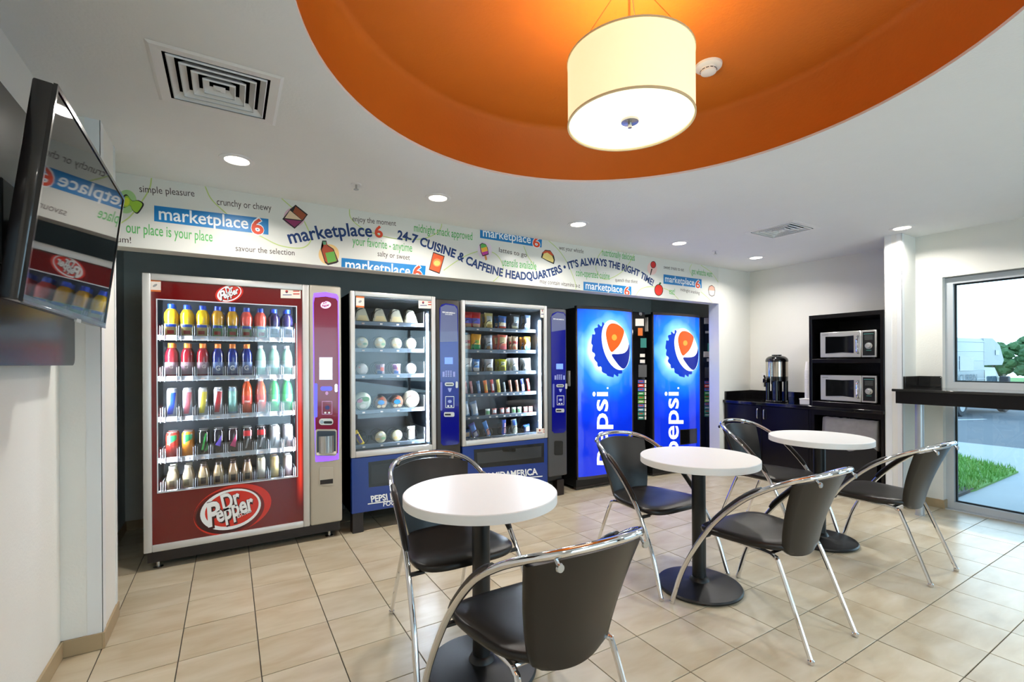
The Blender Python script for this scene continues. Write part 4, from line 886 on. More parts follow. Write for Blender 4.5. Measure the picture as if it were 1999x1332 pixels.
for r, row in enumerate(ROWS):
    for i, k in enumerate(row.split()):
        for dep in range(2):
            y = 3.867+dep*.09; lb = f'{DESC[k]}, slot {"" if 0 else ORD[i]} from left on {SHN[r]} shelf, {"front" if dep == 0 else "one behind"}'
            lb = f'{DESC[k]}, {ORD[i]} from left on {SHN[r]} drink shelf' + ('' if dep == 0 else ', one behind')
            if k not in used: o = kinds[k]; o.location = (XS[i], y, RZ[r]); o['label'] = lb; used.add(k)
            else: o = copy_tree(kinds[k], (XS[i], y, RZ[r]), random.uniform(-.25, .25), lb, kids=KK[k])
            sc_ = (1.16, 1.04, 1.2, 1.06, 1.0)[r]; o.scale = (min(sc_, 1.08), min(sc_, 1.08), sc_)
# ------------------------------------------------------------------ snack machines
NAVY = mat('machine_navy', (16, 52, 130), .3, coat=.3, var=.04); CTRL = mat('control_blue', (8, 12, 130), .15, coat=.6, var=.03); CTRLT = mat('control_haze', (96, 102, 140), .25, coat=.4); PILLAR = mat('pillar_bronze', (62, 58, 54), .4, .3, var=.03); PILLARB = mat('pillar_slate', (82, 84, 88), .4, .3); LN2 = mat('snack_liner', (50, 57, 63), .45, .2, var=.06); BAY = mat('bay_black', (20, 22, 24), .25, coat=.3)
LED2 = mat('led_tube', (255, 255, 255), .5, emit=240, ecol=(222, 238, 255), var=0)
def coil(bm, x, z, r, turns=2.4, y0=3.832, dy=.07):
    n = int(turns*18); return tube(bm, [(x+r*math.cos(2*PI*i/18+PI/2), y0+dy*i/18, z+r*math.sin(2*PI*i/18+PI/2)) for i in range(n+1)], .0028, 6)
def snack_machine(name, label, x0, xd, x1, ztop, zlow, shelves, slots, uL, hexa, text):
    t = thing(name, label, 'vending machine', ((x0+x1)/2, 4.1, 0))
    cabinet(t, x0, x1, xd, ztop, .15, BLACK, LN2, x0+.035, xd-.03, zlow+.005, ztop-.045)
    framebars(t, x0, xd, zlow-.005, ztop, .034, SILVER, wt=.036, wb=.045)
    obj('pane', bx(x0+.033, xd-.033, 3.716, 3.72, zlow+.035, ztop-.034), GLASS, t, smooth=False)
    obj('light_tube', bx(xd-.06, xd-.052, 3.754, 3.764, zlow+.06, ztop-.14), LED2, t, smooth=False)
    obj('light_tube', bx(x0+.012, x0+.03, 3.748, 3.758, zlow+.06, ztop-.05), LED2, t, smooth=False)
    obj('top_light', bx(x0+.08, xd-.08, 3.752, 3.764, ztop-.032, ztop-.024), LED2, t, smooth=False)
    obj('gasket_panel', bx(xd-.05, xd-.034, 3.73, 4.3, zlow+.04, ztop-.04), TRAYD, t, smooth=False)
    lp = obj('lower_panel', bx(x0+.002, xd, 3.704, 3.745, .156, zlow-.007, bev=.004), NAVY, t)
    return t, lp
def control(t, u, y=3.69, face=None, haze=None):
    """u: dict of pixel rectangles for one snack machine's control pillar"""
    f = slab('control_face', face, y, .006, CTRL, t); slab('haze_panel', haze, y-.0006, .0006, CTRLT, f); m = Y(y-.0012)
    return f, m
# machine 2
V2 = snack_machine('food_machine', 'blue glass-front machine with round wrapped food, beside the red machine', .79, 1.478, 1.70, 1.862, .588, None, None, 0, 0, '')
V2, lp = V2
obj('control_pillar', bx(1.48, 1.70, 3.694, 3.76, .16, 1.845, bev=.014, seg=3), PILLAR, V2)
f, m = control(V2, None, 3.690, [(862, 594.5), (870, 592.5), (885, 594.5), (892, 598), (894, 604), (896.5, 865), (893, 868), (865, 870.5), (861, 866), (858, 602)], [(860, 600), (870, 595), (888, 597.5), (892.5, 604), (893.5, 667), (859, 668)])
letters('lettering', 'PEPSI MIDAMERICA', [(863.5, -611), (888.5, -613)], 2.6, PWH, f, lambda u, v: onY(u, -v, 3.6885), .02); letters('lettering', 'FOOD SERVICE', [(869, -614.5), (883, -615.5)], 1.8, PWH, f, lambda u, v: onY(u, -v, 3.6885), .02)
def controls(f, du, dv, k=1.0):
    def c(u, v): return (868+(u-868)*k+du, 700+(v-700)*k+dv)
    def q(a, b, c_, d): return [c(a, b), c(c_, b), c(c_, d), c(a, d)]
    y = 3.688
    slab('display', q(868, 698, 884, 711), y, .0015, mat('lcd_blue', (110, 140, 240), .4, emit=.7, ecol=(100, 140, 255)), f)
    for r_ in range(4):
        for cc in range(3): slab('key', q(869.5+cc*4.6, 724+r_*3.2, 872.6+cc*4.6, 726.3+r_*3.2), y, .0015, mat('key_pale', (150, 160, 220), .4), f)
    for a in (864, 884.5): slab('key', q(a, 726, a+4, 736), y, .0015, mat('key_pale', (150, 160, 220), .4), f)
    s_ = slab('bill_slot', [c(*p) for p in rrect(868.5, 747, 886, 754, 3)], y-.002, .004, SILVER, f); slab('slot_mouth', q(871, 749.5, 884, 751.5), y-.003, .001, BLACK, s_)
    slab('round_button', [c(*p) for p in rrect(889.5, 745, 894, 758, 2.2)], y-.001, .003, SILVER, f); slab('side_light', [c(*p) for p in rrect(859.5, 746, 863.5, 802, 1.8)], y, .0015, mat('key_haze', (110, 116, 190), .3), f)
    ring('reader_outline', q(869.5, 774, 886.5, 796.5), q(870.3, 775, 885.7, 795.5), PWH, f, Y(y)); decal('reader_mark', [c(*p) for p in ellipse(878, 784, 4, 3, 0, 14)], mat('key_pale', (150, 160, 220), .4), f, Y(y))
    for a in (875, 881): decal('key_mark', [c(*p) for p in ellipse(a, 793, 2, 1.5, 0, 10)], PWH, f, Y(y))
    decal('arrow_mark', [c(*p) for p in ((874, 758), (882, 758), (880, 764), (878, 766), (876, 764))], mat('key_pale', (150, 160, 220), .4), f, Y(y))
    s_ = slab('coin_slot', [c(*p) for p in rrect(867, 805, 887, 814, 2.5)], y-.002, .004, SILVER, f); slab('slot_mouth', q(868.5, 808, 880, 811.5), y-.003, .001, BLACK, s_)
controls(f, 0, 0)
bd = slab('delivery_door', [(719, 903), (850, 885), (850, 938), (720, 952)], 3.7035, .004, BAY, V2); slab('door_recess', [(724, 909), (850, 892), (850, 930), (725, 946)], 3.7025, .001, BLACKG, bd)
letters('lettering', 'PEPSI MIDAMERICA', [(725, -981), (852, -963)], 12, PWH, lp, lambda u, v: onY(u, -v, 3.7025), .03); slab('underline', [(718, 983.5), (852, 964.5), (852, 966.5), (718, 985.5)], 3.7026, .0005, PWH, lp); letters('lettering', 'FOOD SERVICE', [(748, -989), (830, -977.5)], 8.5, PWH, lp, lambda u, v: onY(u, -v, 3.7025), .02, .2)
sticker(695, 578, 711, 600, 3.709, V2, 0); sticker(817, 586, 847, 602, 3.709, V2, 1)
for x in (.8, 1.60): obj('leg', bx(x, x+.085, 3.72, 3.80, .0, .156, bev=.004), DARKBR, V2); obj('leg', bx(x, x+.085, 4.4, 4.5, .0, .156, bev=.004), DARKBR, V2)
S2 = (1.636, 1.42, 1.21, .925, .65); X2 = [onY(u, 700, 3.87).x for u in (706.5, 741.5, 773.5, 802)]
def tray(t, x0, x1, z, n, xs, tall=.02):
    sh = obj('shelf', bx(x0, x1, 3.835, 4.36, z-.012, z), TRAYD, t, smooth=False); obj('shelf_rail', bx(x0, x1, 3.822, 3.835, z-.024, z+.01, bev=.003), mat('rail_slate', (104, 116, 128), .35, .3), sh)
    obj('side_fin', bx(x1-.004, x1, 3.83, 4.2, z, z+.11), TRAYW, sh, smooth=False)
    for x in xs: obj('price_tag', bx(x-.010, x+.010, 3.8205, 3.822, z-.016, z-.004), STICK, sh, smooth=False)
    return sh
def food(c, name='wrapped_roll', r=.05, th=.05, prints=()):
    t = thing(name, 'x', 'packaged food', (0, 0, 0), 'packaged food in the blue machine')
    obj('pack', lathe(B(), [(0, -th*.5), (r*.55, -th*.48), (r*.86, -th*.36), (r, -th*.1), (r, th*.2), (r*.8, th*.5), (0, th*.5)], (0, 0, r), 22, axis='y', close=False), mat('food_%d_%d_%d' % c, c, .3, coat=.4, var=.25, vscale=26), t)
    for (px, pz, s, cc) in prints:
        bm = B(); poly(bm, [(px*r+s*r*math.cos(a)*1.2, -th*.5-.0015, r+pz*r+s*r*.8*math.sin(a)) for a in (2*PI*k/9 for k in range(9))]); obj('print', bm, mat('fprint_%d_%d_%d' % cc, cc, .4), t, smooth=False, recalc=False)
    return t
def sandwich():
    t = thing('wrapped_sandwich', 'x', 'packaged food', (0, 0, 0), 'packaged food in the blue machine')
    bm = B(); prism(bm, [(-.062, -.03, .0), (.062, -.03, .0), (.02, -.03, .115), (-.035, -.03, .12)], (0, .07, 0)); bmesh.ops.bevel(bm, geom=bm.edges[:], offset=.006, segments=2, affect='EDGES'); obj('wrapper', bm, mat('clear_wrap', (206, 204, 180), .2, coat=.5, var=.15, vscale=18), t)
    bm = B(); prism(bm, [(-.05, -.032, .006), (.05, -.032, .006), (.028, -.032, .055), (-.03, -.032, .055)], (0, .0015, 0)); obj('bread', bm, mat('bread_face', (226, 212, 164), .7, var=.15), t, smooth=False); return t
def pouch(c, w=.085, h=.10, d=.045, prints=(), name='snack_bag', grp='bags and bars in the snack machine', lean=0):
    w *= .96
    t = thing(name, 'x', 'snack', (0, 0, 0), grp)
    def F(s, q, sg, e=0):
        k = max(0, math.sin(PI*s)*math.sin(PI*q))**.55
        return Vector(((s-.5)*w*(1-.07*math.sin(PI*q)), sg*(d/2*k+e), q*h))
    bm = B(); sheet(bm, 8, 8, lambda s, q: F(s, q, -1)); sheet(bm, 8, 8, lambda s, q: F(s, q, 1)); bmesh.ops.remove_doubles(bm, verts=bm.verts, dist=.0003); obj('bag', bm, mat('bag_%d_%d_%d' % c, c, .28, .1, coat=.3, var=.14, vscale=30), t, ang=80)
    for (s0, s1, q0, q1, cc) in prints: obj('print', sheet(B(), 5, 4, lambda s, q: F(s0+(s1-s0)*s, q0+(q1-q0)*q, -1, .0012)), mat('bprint_%d_%d_%d' % cc, cc, .35), t, recalc=False)
    return t
CREAM = (222, 214, 176)
fd = dict(g=food(CREAM, prints=((-.4, -.25, .3, (214, 186, 120)), (.45, -.15, .28, (150, 190, 140)), (0, .5, .3, (236, 236, 224)))), w=food((226, 222, 214), 'round_pastry', .048, .04, ((-.45, .3, .12, (200, 90, 80)),)), G=food((200, 212, 190), 'salad_bowl', .075, .06, ((-.35, .1, .28, (190, 110, 130)), (.3, .25, .34, (90, 140, 70)), (0, -.5, .3, (226, 230, 214)))), N=food((216, 206, 180), 'large_roll', .075, .06, ((-.2, .3, .2, (214, 130, 110)), (.3, .35, .2, (200, 140, 90)), (0, -.4, .35, (230, 220, 170)))),
 c=food((140, 96, 66), 'cookie_pack', .058, .06, ((0, .05, .42, (30, 130, 190)), (-.3, -.5, .25, (226, 200, 150)), (.35, -.5, .25, (220, 190, 140)), (.1, .6, .22, (190, 90, 60)))), s=sandwich(), p=pouch((188, 176, 186), .085, .09, .04, ((.1, .5, .5, .9, (120, 60, 130)), (.5, .9, .35, .7, (206, 90, 60)), (.2, .7, .1, .4, (70, 110, 180))), 'candy_pouch', 'packaged food in the blue machine'), y=pouch((236, 200, 40), .05, .13, .03, ((.2, .8, .15, .8, (90, 70, 120)),), 'candy_bar', 'packaged food in the blue machine'), b=pouch((206, 208, 200), .075, .12, .04, ((.1, .9, .35, .55, (230, 220, 200)), (.3, .8, .6, .8, (190, 110, 90))), 'sandwich_bag', 'packaged food in the blue machine'))
FD = dict(g='cream wrapped bread roll', w='white round pastry', G='large green salad bowl', N='large pale wrapped roll', c='brown cookie pack with blue band', s='clear wrapped sandwich', p='patterned candy pouch', y='leaning yellow candy bar', b='pale bag of sandwich')
KF = {k: [(c, []) for c in kids_of(t)] for k, t in fd.items()}; used2 = set(); cb2 = None
def put(dic, ks, used, k, loc, label, rz=0, ry=0):
    if k not in used: o = dic[k]; used.add(k); o.location = loc; o['label'] = label
    else: o = copy_tree(dic[k], loc, None, label, kids=ks[k])
    o.rotation_euler = (0, ry, rz); return o
for r, row in enumerate(('ssss', 'gggg', 'wppw', 'GccN', 'yggb')):
    sh = tray(V2, .826, 1.425, S2[r], 4, X2)
    for i, k in enumerate(row):
        put(fd, KF, used2, k, (X2[i], 3.875, S2[r]+.001), f'{FD[k]}, {ORD[i]} from left on {SHN[r]} shelf of the food machine', random.uniform(-.12, .12), -.5 if k == 'y' else 0)
        bm = B(); coil(bm, X2[i], S2[r]+.056, .053); obj('coil', bm, BLACK, sh)
# machine 3
V3, lp = snack_machine('snack_machine', 'blue glass-front snack machine with chip bags, in the middle of the row', 1.718, 2.617, 2.845, 1.85, .588, None, None, 0, 0, '')
obj('control_pillar', bx(2.619, 2.845, 3.694, 3.76, .2, 1.83, bev=.014, seg=3), PILLARB, V3)
f, m = control(V3, None, 3.690, [(1079, 612), (1088, 608.5), (1100, 610), (1104, 614), (1105, 840), (1101, 845), (1082, 846), (1078, 842), (1075.5, 620)], [(1076.5, 618), (1088, 610), (1101, 612.5), (1103.5, 618), (1103.8, 644), (1077, 648)])
letters('lettering', 'PEPSI MIDAMERICA', [(1080, -624), (1101, -625.5)], 2.2, PWH, f, lambda u, v: onY(u, -v, 3.6885), .02)
controls(f, 218, 12, .82)
bd = slab('delivery_door', [(925, 878), (1062, 865), (1062, 903), (926, 915)], 3.7035, .004, BAY, V3); slab('door_recess', [(931, 884), (1057, 871), (1057, 893), (932, 906)], 3.7025, .001, mat('bay_grey', (52, 56, 60), .2, coat=.4), bd); slab('pull_handle', rrect(981, 876, 1007, 882, 2.5), 3.699, .004, BLACKG, bd)
letters('lettering', 'PEPSI MIDAMERICA', [(925, -939), (1050, -926.5)], 12, PWH, lp, lambda u, v: onY(u, -v, 3.7025), .03); slab('underline', [(925, 941), (1059, 929), (1059, 931), (925, 943)], 3.7026, .0005, PWH, lp); letters('lettering', 'FOOD SERVICE', [(945, -948), (1030, -940)], 8, PWH, lp, lambda u, v: onY(u, -v, 3.7025), .02, .2)
slab('coin_return', rrect(1082, 861, 1099, 889, 3), 3.692, .003, BAY, V3); sticker(1047, 836, 1069, 850, 3.709, V3, 1); sticker(1055, 601, 1067, 620, 3.709, V3, 1)
for x in (1.735, 2.74): obj('leg', bx(x, x+.085, 3.72, 3.80, .0, .156, bev=.004), DARKBR, V3); obj('leg', bx(x, x+.085, 4.4, 4.5, .0, .156, bev=.004), DARKBR, V3)
S3 = (1.62, 1.42, 1.22, 1.02, .817, .62); SH3 = ['top', 'second', 'third', 'fourth', 'fifth', 'bottom']
X3 = [onY(u, 700, 3.87).x for u in (912, 928.5, 954, 980, 1004, 1029)]
def bg(nm, c, w, h, pr, d=.05): return (nm, pouch(c, w, h, d, pr))
WHT = (226, 230, 232)
sn = {}; SD = {}
for k, d, c, w, h, pr in (
 ('a', 'red chip bag', (206, 30, 40), .105, .15, ((.05, .95, .3, .62, (90, 90, 200)), (.2, .9, .06, .28, (196, 160, 130)))), ('b', 'pale yellow chip bag', (224, 206, 130), .1, .15, ((.15, .8, .45, .8, (200, 206, 200)), (.2, .8, .08, .3, (170, 140, 70)))), ('c', 'blue pretzel bag', (30, 110, 190), .1, .13, ((.1, .9, .62, .85, (90, 110, 170)), (.05, .95, .25, .5, (216, 206, 170)), (.05, .95, .04, .22, (206, 80, 40)))), ('d', 'black snack bag', (34, 38, 46), .11, .15, ((.3, .85, .45, .85, (170, 190, 200)), (.2, .8, .08, .25, (150, 150, 120)))), ('e', 'white and blue snack bag', (150, 180, 220), .075, .15, ((.2, .8, .2, .8, WHT),)),
 ('f', 'orange and green chip bag', (240, 176, 50), .11, .15, ((.03, .97, .03, .36, (30, 150, 90)), (.3, .75, .42, .62, (150, 190, 70)))), ('g', 'silver patterned snack bag', (130, 140, 150), .1, .14, ((.15, .85, .4, .85, (180, 184, 190)), (.2, .6, .1, .3, (150, 120, 80)))), ('h', 'salmon pink chip bag', (226, 120, 96), .11, .15, ((.15, .85, .45, .85, (220, 200, 150)), (.1, .9, .08, .3, (210, 110, 110)))), ('i', 'tan and red snack bag', (200, 176, 140), .08, .14, ((.1, .9, .45, .65, (196, 70, 60)), (.15, .85, .1, .3, (190, 120, 90)))), ('j', 'orange and blue snack bag', (244, 172, 60), .09, .14, ((.1, .9, .02, .35, (80, 140, 190)), (.2, .8, .4, .6, WHT))),
 ('k', 'light blue snack bag', (90, 150, 220), .09, .12, ((.2, .8, .5, .8, (180, 210, 230)), (.1, .9, .06, .35, WHT))), ('l', 'white snack bag', (216, 220, 222), .1, .12, ((.1, .9, .08, .35, (150, 140, 110)),)), ('m', 'lime yellow snack bag', (214, 216, 60), .09, .12, ((.2, .7, .5, .8, (226, 230, 190)), (.2, .8, .1, .4, (150, 140, 80)))), ('n', 'pale white popcorn bag', (230, 234, 232), .1, .13, ((.1, .9, .1, .4, (160, 170, 170)),)),
 ('1', 'pink candy bar', (200, 130, 130), .034, .12, ((.2, .8, .1, .6, (214, 180, 180)),)), ('2', 'blue candy bar', (90, 130, 180), .04, .12, ((.2, .8, .2, .8, (170, 190, 210)),)), ('3', 'orange candy bar', (236, 120, 30), .045, .125, ((.2, .8, .2, .7, (200, 160, 40)),)), ('4', 'red and white candy bar', (200, 70, 60), .04, .13, ((.2, .8, .2, .7, (220, 214, 206)),)), ('5', 'yellow candy bar', (230, 214, 90), .045, .13, ((.2, .8, .2, .8, (196, 170, 60)),)), ('6', 'silver candy bar', (160, 170, 174), .03, .1, ((.2, .8, .2, .7, (200, 206, 206)),)), ('7', 'brown candy bar', (150, 96, 66), .04, .12, ((.2, .8, .1, .5, (216, 160, 120)),)), ('8', 'navy candy bar', (30, 50, 150), .045, .13, ((.1, .9, .1, .6, (200, 200, 200)),)),
 ('o', 'white and green gum pack', (206, 214, 206), .055, .06, ((.1, .9, .2, .7, (120, 180, 120)),)), ('p', 'red and white gum pack', (196, 120, 110), .055, .06, ((.1, .9, .3, .8, WHT),)), ('q', 'large pale blue cookie bag', (150, 180, 214), .08, .14, ((.15, .85, .15, .85, (206, 214, 220)),)), ('r', 'purple and blue cookie bar', (96, 96, 180), .07, .14, ((.1, .9, .5, .9, (60, 120, 200)), (.2, .8, .1, .4, (170, 170, 176)))), ('s', 'sky blue cookie bar', (50, 130, 210), .05, .15, ((.2, .8, .1, .5, (214, 160, 150)),)), ('t', 'royal blue cookie bar', (30, 70, 180), .05, .14, ((.5, .9, .1, .8, (200, 150, 160)),)), ('u', 'white cookie bag', (206, 212, 196), .07, .14, ((.1, .9, .6, .95, (60, 110, 200)),)), ('v', 'small blue cookie bag', (60, 110, 190), .08, .08, ((.2, .7, .2, .7, (220, 190, 160)),))):
    sn[k] = pouch(c, w, h, .05 if w > .06 else .022, pr, 'candy_bar' if w < .05 else 'snack_bag'); SD[k] = d
KS = {k: [(c, []) for c in kids_of(t)] for k, t in sn.items()}; used3 = set()
for r, row in enumerate(('xabcde', 'xfghij', 'xklmnn')):
    sh = tray(V3, 1.752, 2.575, S3[r], 6, X3[1:])
    for i, k in enumerate(row):
        if k == 'x': k = 'aid'[r] if r < 2 else 'n'
        put(sn, KS, used3, k, (X3[i], 3.872, S3[r]+.001), f'{SD[k]}, {ORD[i]} from left on {SH3[r]} shelf of the snack machine', random.uniform(-.15, .15), random.uniform(-.06, .09))
        if k not in used3 or True:
            o2 = copy_tree(sn[k], (X3[i]+random.uniform(-.006, .006), 3.945, S3[r]+.001), None, f'{SD[k]} hidden behind {ORD[i]} bag on {SH3[r]} snack machine shelf', kids=KS[k]); o2.rotation_euler = (0, random.uniform(-.1, .1), 0)
        bm = B(); coil(bm, X3[i], S3[r]+.04, .038, 1.6); obj('coil', bm, STEEL, sh)
X4 = [onY(u, 770, 3.87).x for u in (911, 922, 936, 950, 963, 975, 986, 998, 1011, 1022, 1033)]
sh = tray(V3, 1.752, 2.575, S3[3], 10, X4)
for i, k in enumerate('11234567784'):
    put(sn, KS, used3, k, (X4[i], 3.872, S3[3]+.001), f'{SD[k]}, {ORD[i]} from left on fourth shelf of the snack machine', .2, -.17)
X5 = [onY(u, 800, 3.87).x for u in (911, 928, 952, 965, 980, 991, 1003, 1014, 1026, 1036)]
sh = tray(V3, 1.752, 2.575, S3[4], 10, X5)
for i, k in enumerate('qqopppoopp'):
    put(sn, KS, used3, k, (X5[i], 3.872, S3[4]+.001), f'{SD[k]}, {ORD[i]} from left on fifth shelf of the snack machine', .1, -.2 if k == 'q' else 0)
X6 = [onY(u, 840, 3.87).x for u in (912, 929, 955, 983, 1005, 1029)]
sh = tray(V3, 1.752, 2.575, S3[5], 6, X6)
for i, k in enumerate('vrstuv'):
    put(sn, KS, used3, k, (X6[i], 3.872, S3[5]+.004), f'{SD[k]}, {ORD[i]} from left on bottom shelf of the snack machine', .1, -.38 if k in 'rs' else .05 if k == 't' else -.1)
    bm = B(); coil(bm, X6[i], S3[5]+.04, .038, 1.6); obj('coil', bm, STEEL, sh)
# ------------------------------------------------------------------ two blue cola machines
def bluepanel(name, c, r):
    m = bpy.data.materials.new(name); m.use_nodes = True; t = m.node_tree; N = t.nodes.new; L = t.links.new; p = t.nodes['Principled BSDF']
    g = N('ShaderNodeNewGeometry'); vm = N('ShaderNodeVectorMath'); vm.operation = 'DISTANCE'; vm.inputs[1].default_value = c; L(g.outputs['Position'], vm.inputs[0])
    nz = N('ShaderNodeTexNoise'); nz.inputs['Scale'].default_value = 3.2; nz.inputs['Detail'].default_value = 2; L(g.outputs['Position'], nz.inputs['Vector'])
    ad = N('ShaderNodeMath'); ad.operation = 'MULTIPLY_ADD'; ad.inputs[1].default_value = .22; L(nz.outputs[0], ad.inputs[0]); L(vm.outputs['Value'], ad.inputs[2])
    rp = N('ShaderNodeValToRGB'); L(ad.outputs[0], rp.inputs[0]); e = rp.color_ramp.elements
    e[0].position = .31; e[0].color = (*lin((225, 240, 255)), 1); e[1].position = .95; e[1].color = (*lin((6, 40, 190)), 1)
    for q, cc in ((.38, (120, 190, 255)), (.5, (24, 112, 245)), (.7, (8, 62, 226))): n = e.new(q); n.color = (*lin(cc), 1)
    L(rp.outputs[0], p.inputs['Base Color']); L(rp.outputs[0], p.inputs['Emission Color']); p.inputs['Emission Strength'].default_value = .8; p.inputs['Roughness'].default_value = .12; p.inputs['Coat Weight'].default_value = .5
    return m
FRM = mat('cola_frame', (70, 64, 62), .4, .4); CAPB = mat('cap_blue', (12, 60, 190), .3, emit=.35); CAPW = mat('cap_white', (240, 244, 248), .3, emit=.62); CAPO = mat('cap_orange', (240, 84, 24), .3, emit=.5); CAPN = mat('cap_navy', (10, 34, 140), .3, emit=.35); LETW = mat('cola_letter_white', (245, 248, 252), .3, emit=.7)
def cola(name, label, x0, xp, x1, cap, word, side, door, ztop=1.885):
    t = thing(name, label, 'vending machine', ((x0+x1)/2, 4.1, 0)); yf = 3.775
    bm = B(); box(bm, x0, x1, yf, 4.5, .03, ztop-.02); obj('cabinet', bm, BLACK, t, smooth=False)
    def cy(x): s = (x-x0-.012)/(xp-x0-.012); return yf-.012-.05*max(0, 4*s*(1-s))**.8
    def mp(d): return lambda u, v: (lambda p: onY(u, v, cy(p.x)-d))(onY(u, v, cy(onY(u, v, 3.73).x)))
    c = onY(cap[0]-16*cap[2], cap[1]+6, 3.74)
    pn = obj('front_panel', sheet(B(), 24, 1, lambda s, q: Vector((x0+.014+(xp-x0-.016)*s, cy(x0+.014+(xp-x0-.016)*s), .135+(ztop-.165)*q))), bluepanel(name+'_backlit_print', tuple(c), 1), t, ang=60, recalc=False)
    for z0, z1 in ((ztop-.032, ztop), (.11, .137)): obj('panel_rail', sheet(B(), 24, 1, lambda s, q: Vector((x0+(xp-x0)*s, cy(x0+.012+(xp-x0-.012)*s)-.004, z0+(z1-z0)*q)), Vector((0, .03, 0))), FRM, t, ang=60)
    for a in (x0, xp-.012): obj('panel_post', bx(a, a+.014, yf-.02, yf+.002, .11, ztop, bev=.003), FRM, t)
    k = cap[2]
    def bend(d):
        def f_(bm):
            xs = [v.co.x for v in bm.verts]; a, b = min(xs), max(xs); n = int((b-a)/.018)+1
            for i in range(1, n): bmesh.ops.bisect_plane(bm, geom=bm.verts[:]+bm.edges[:]+bm.faces[:], plane_co=(a+(b-a)*i/n, 0, 0), plane_no=(1, 0, 0))
            for v in bm.verts: v.co.y = cy(v.co.x)-d
        return f_
    def decal(name, pts, m, par, d):
        bm = B(); poly(bm, [(lambda q: (q.x, 3.7, q.z))(mp(0)(*p)) for p in pts]); bmesh.ops.triangulate(bm, faces=bm.faces); bend(d)(bm)
        return obj(name, bm, m, par, smooth=False, recalc=False)
    def E_(a, b, dx=0, dy=0, n=40): return ellipse(cap[0]+dx*k, cap[1]+dy*k, a*k, b*k, 1.32, n)
    crown = []
    for i in range(84):
        a = 2*PI*i/84; rr = 1+(.10 if (i//2) % 2 else -.03); c_, s_ = math.cos(1.32), math.sin(1.32); px, py = 50*rr*math.cos(a), 30*rr*math.sin(a)
        crown.append((cap[0]-13*k+(px*c_-py*s_)*k, cap[1]+9*k+(px*s_+py*c_)*k))
    decal('cap_crown', crown, CAPB, pn, .001); decal('cap_disc', E_(50, 25.5), CAPW, pn, .0016); decal('cap_disc_edge', E_(45, 22), CAPW, pn, .0018)
    def P_(l): return [(cap[0]+(x-1201.9)*k, cap[1]+(y-674)*k) for x, y in l]
    C_ = lambda l, n=4: [(v.x, v.y) for v in cr([(a, b, 0) for a, b in l], n, True)]
    decal('cap_orange_field', C_(P_([(1186, 638), (1194, 631.5), (1206, 634), (1217, 643.5), (1217, 654), (1210, 672), (1200, 683.5), (1192.5, 687), (1186, 672), (1182.5, 652)])), CAPO, pn, .0022)
    decal('cap_navy_field', C_(P_([(1194, 692.5), (1206, 691.5), (1218, 689.5), (1225, 682), (1228, 671), (1229, 690), (1226, 708), (1219, 719.5), (1211, 717), (1201, 705)])), CAPN, pn, .0022)
    decal('cap_drop', ellipse(cap[0]-3*k, cap[1]-15*k, 5*k, 6*k), mat('drop_gold', (250, 150, 60), .2, emit=.5), pn, .0026)
    f = lambda u, v: mp(0)(u, -v)
    letters('lettering', 'pepsi', [(word[0], -word[1]), (word[2], -word[3])], word[4], LETW, pn, f, .012, post=bend(.002))
    decal('registered_mark', ellipse(word[2], word[3]-7, 1.8, 2, 0, 10), LETW, pn, .002)
    if door: 
        d_ = decal('delivery_door', door, FRM, t, .003); decal('door_recess', off(door, .93), BLACKG, d_, .0045)
    sp = obj('selection_column', bx(xp+.004, x1, yf-.012, yf+.01, .11, ztop-.02, bev=.004), BLACKG, t)
    for b in ((x0+.01, x1-.01, yf+.02, yf+.05, .03, .1),): obj('kick_rail', bx(*b), FRM, t, smooth=False)
    obj('base_bar', bx(x0-.0, x1, yf-.0, yf+.04, .012, .034), FRM, t, smooth=False)
    for x in (x0+.05, x1-.05):
        for y in (yf+.06, 4.42):
            bm = B(); lathe(bm, [(.024, 0), (.024, .03)], (x, y, 0), 12); obj('foot', bm, STEEL, t)
    yy = yf-.0135; S_ = lambda nm, l, m, par=sp: slab(nm, l, yy, .0015, m, par)
    u0, vs, w = side['u'], side['v'], side['w']
    if side.get('lock'): 
        q = onY(*side['lock'], yf-.012); bm = B(); lathe(bm, [(.022, 0), (.022, -.008), (.012, -.012), (0, -.012)], (q.x, yf-.012, q.z), 18, axis='y', close=False); obj('lock', bm, STEEL, sp)
    for (a, b, c_, d, m_) in side['plates']: S_('sticker' if m_ in ('w', 'o') else 'reader', quad(a, b, c_, d), dict(w=STICK, o=STICKO, g=mat('coin_panel', (110, 108, 108), .35, .4), b=mat('reader_green', (50, 120, 110), .4, emit=.2))[m_])
    cols = [(70, 90, 170), (200, 60, 60), (70, 110, 190), (60, 150, 80), (70, 150, 80), (120, 170, 90), (90, 110, 170), (70, 130, 150), (60, 140, 120), (60, 120, 110)]
    for i in range(10):
        v = vs[0]+(vs[1]-vs[0])*i/10; h_ = (vs[1]-vs[0])/10*.78
        b_ = S_('select_button', quad(u0, v, u0+w*.74, v+h_), mat('button_%d' % i, cols[i], .3, var=.5, vscale=60, emit=.12)); slab('button_print', quad(u0+w*.12, v+h_*.25, u0+w*.6, v+h_*.6), yy-.0006, .0004, STICK if i % 2 else STICKR, b_); S_('price_window', quad(u0+w*.82, v, u0+w, v+h_), STICK)
    return t
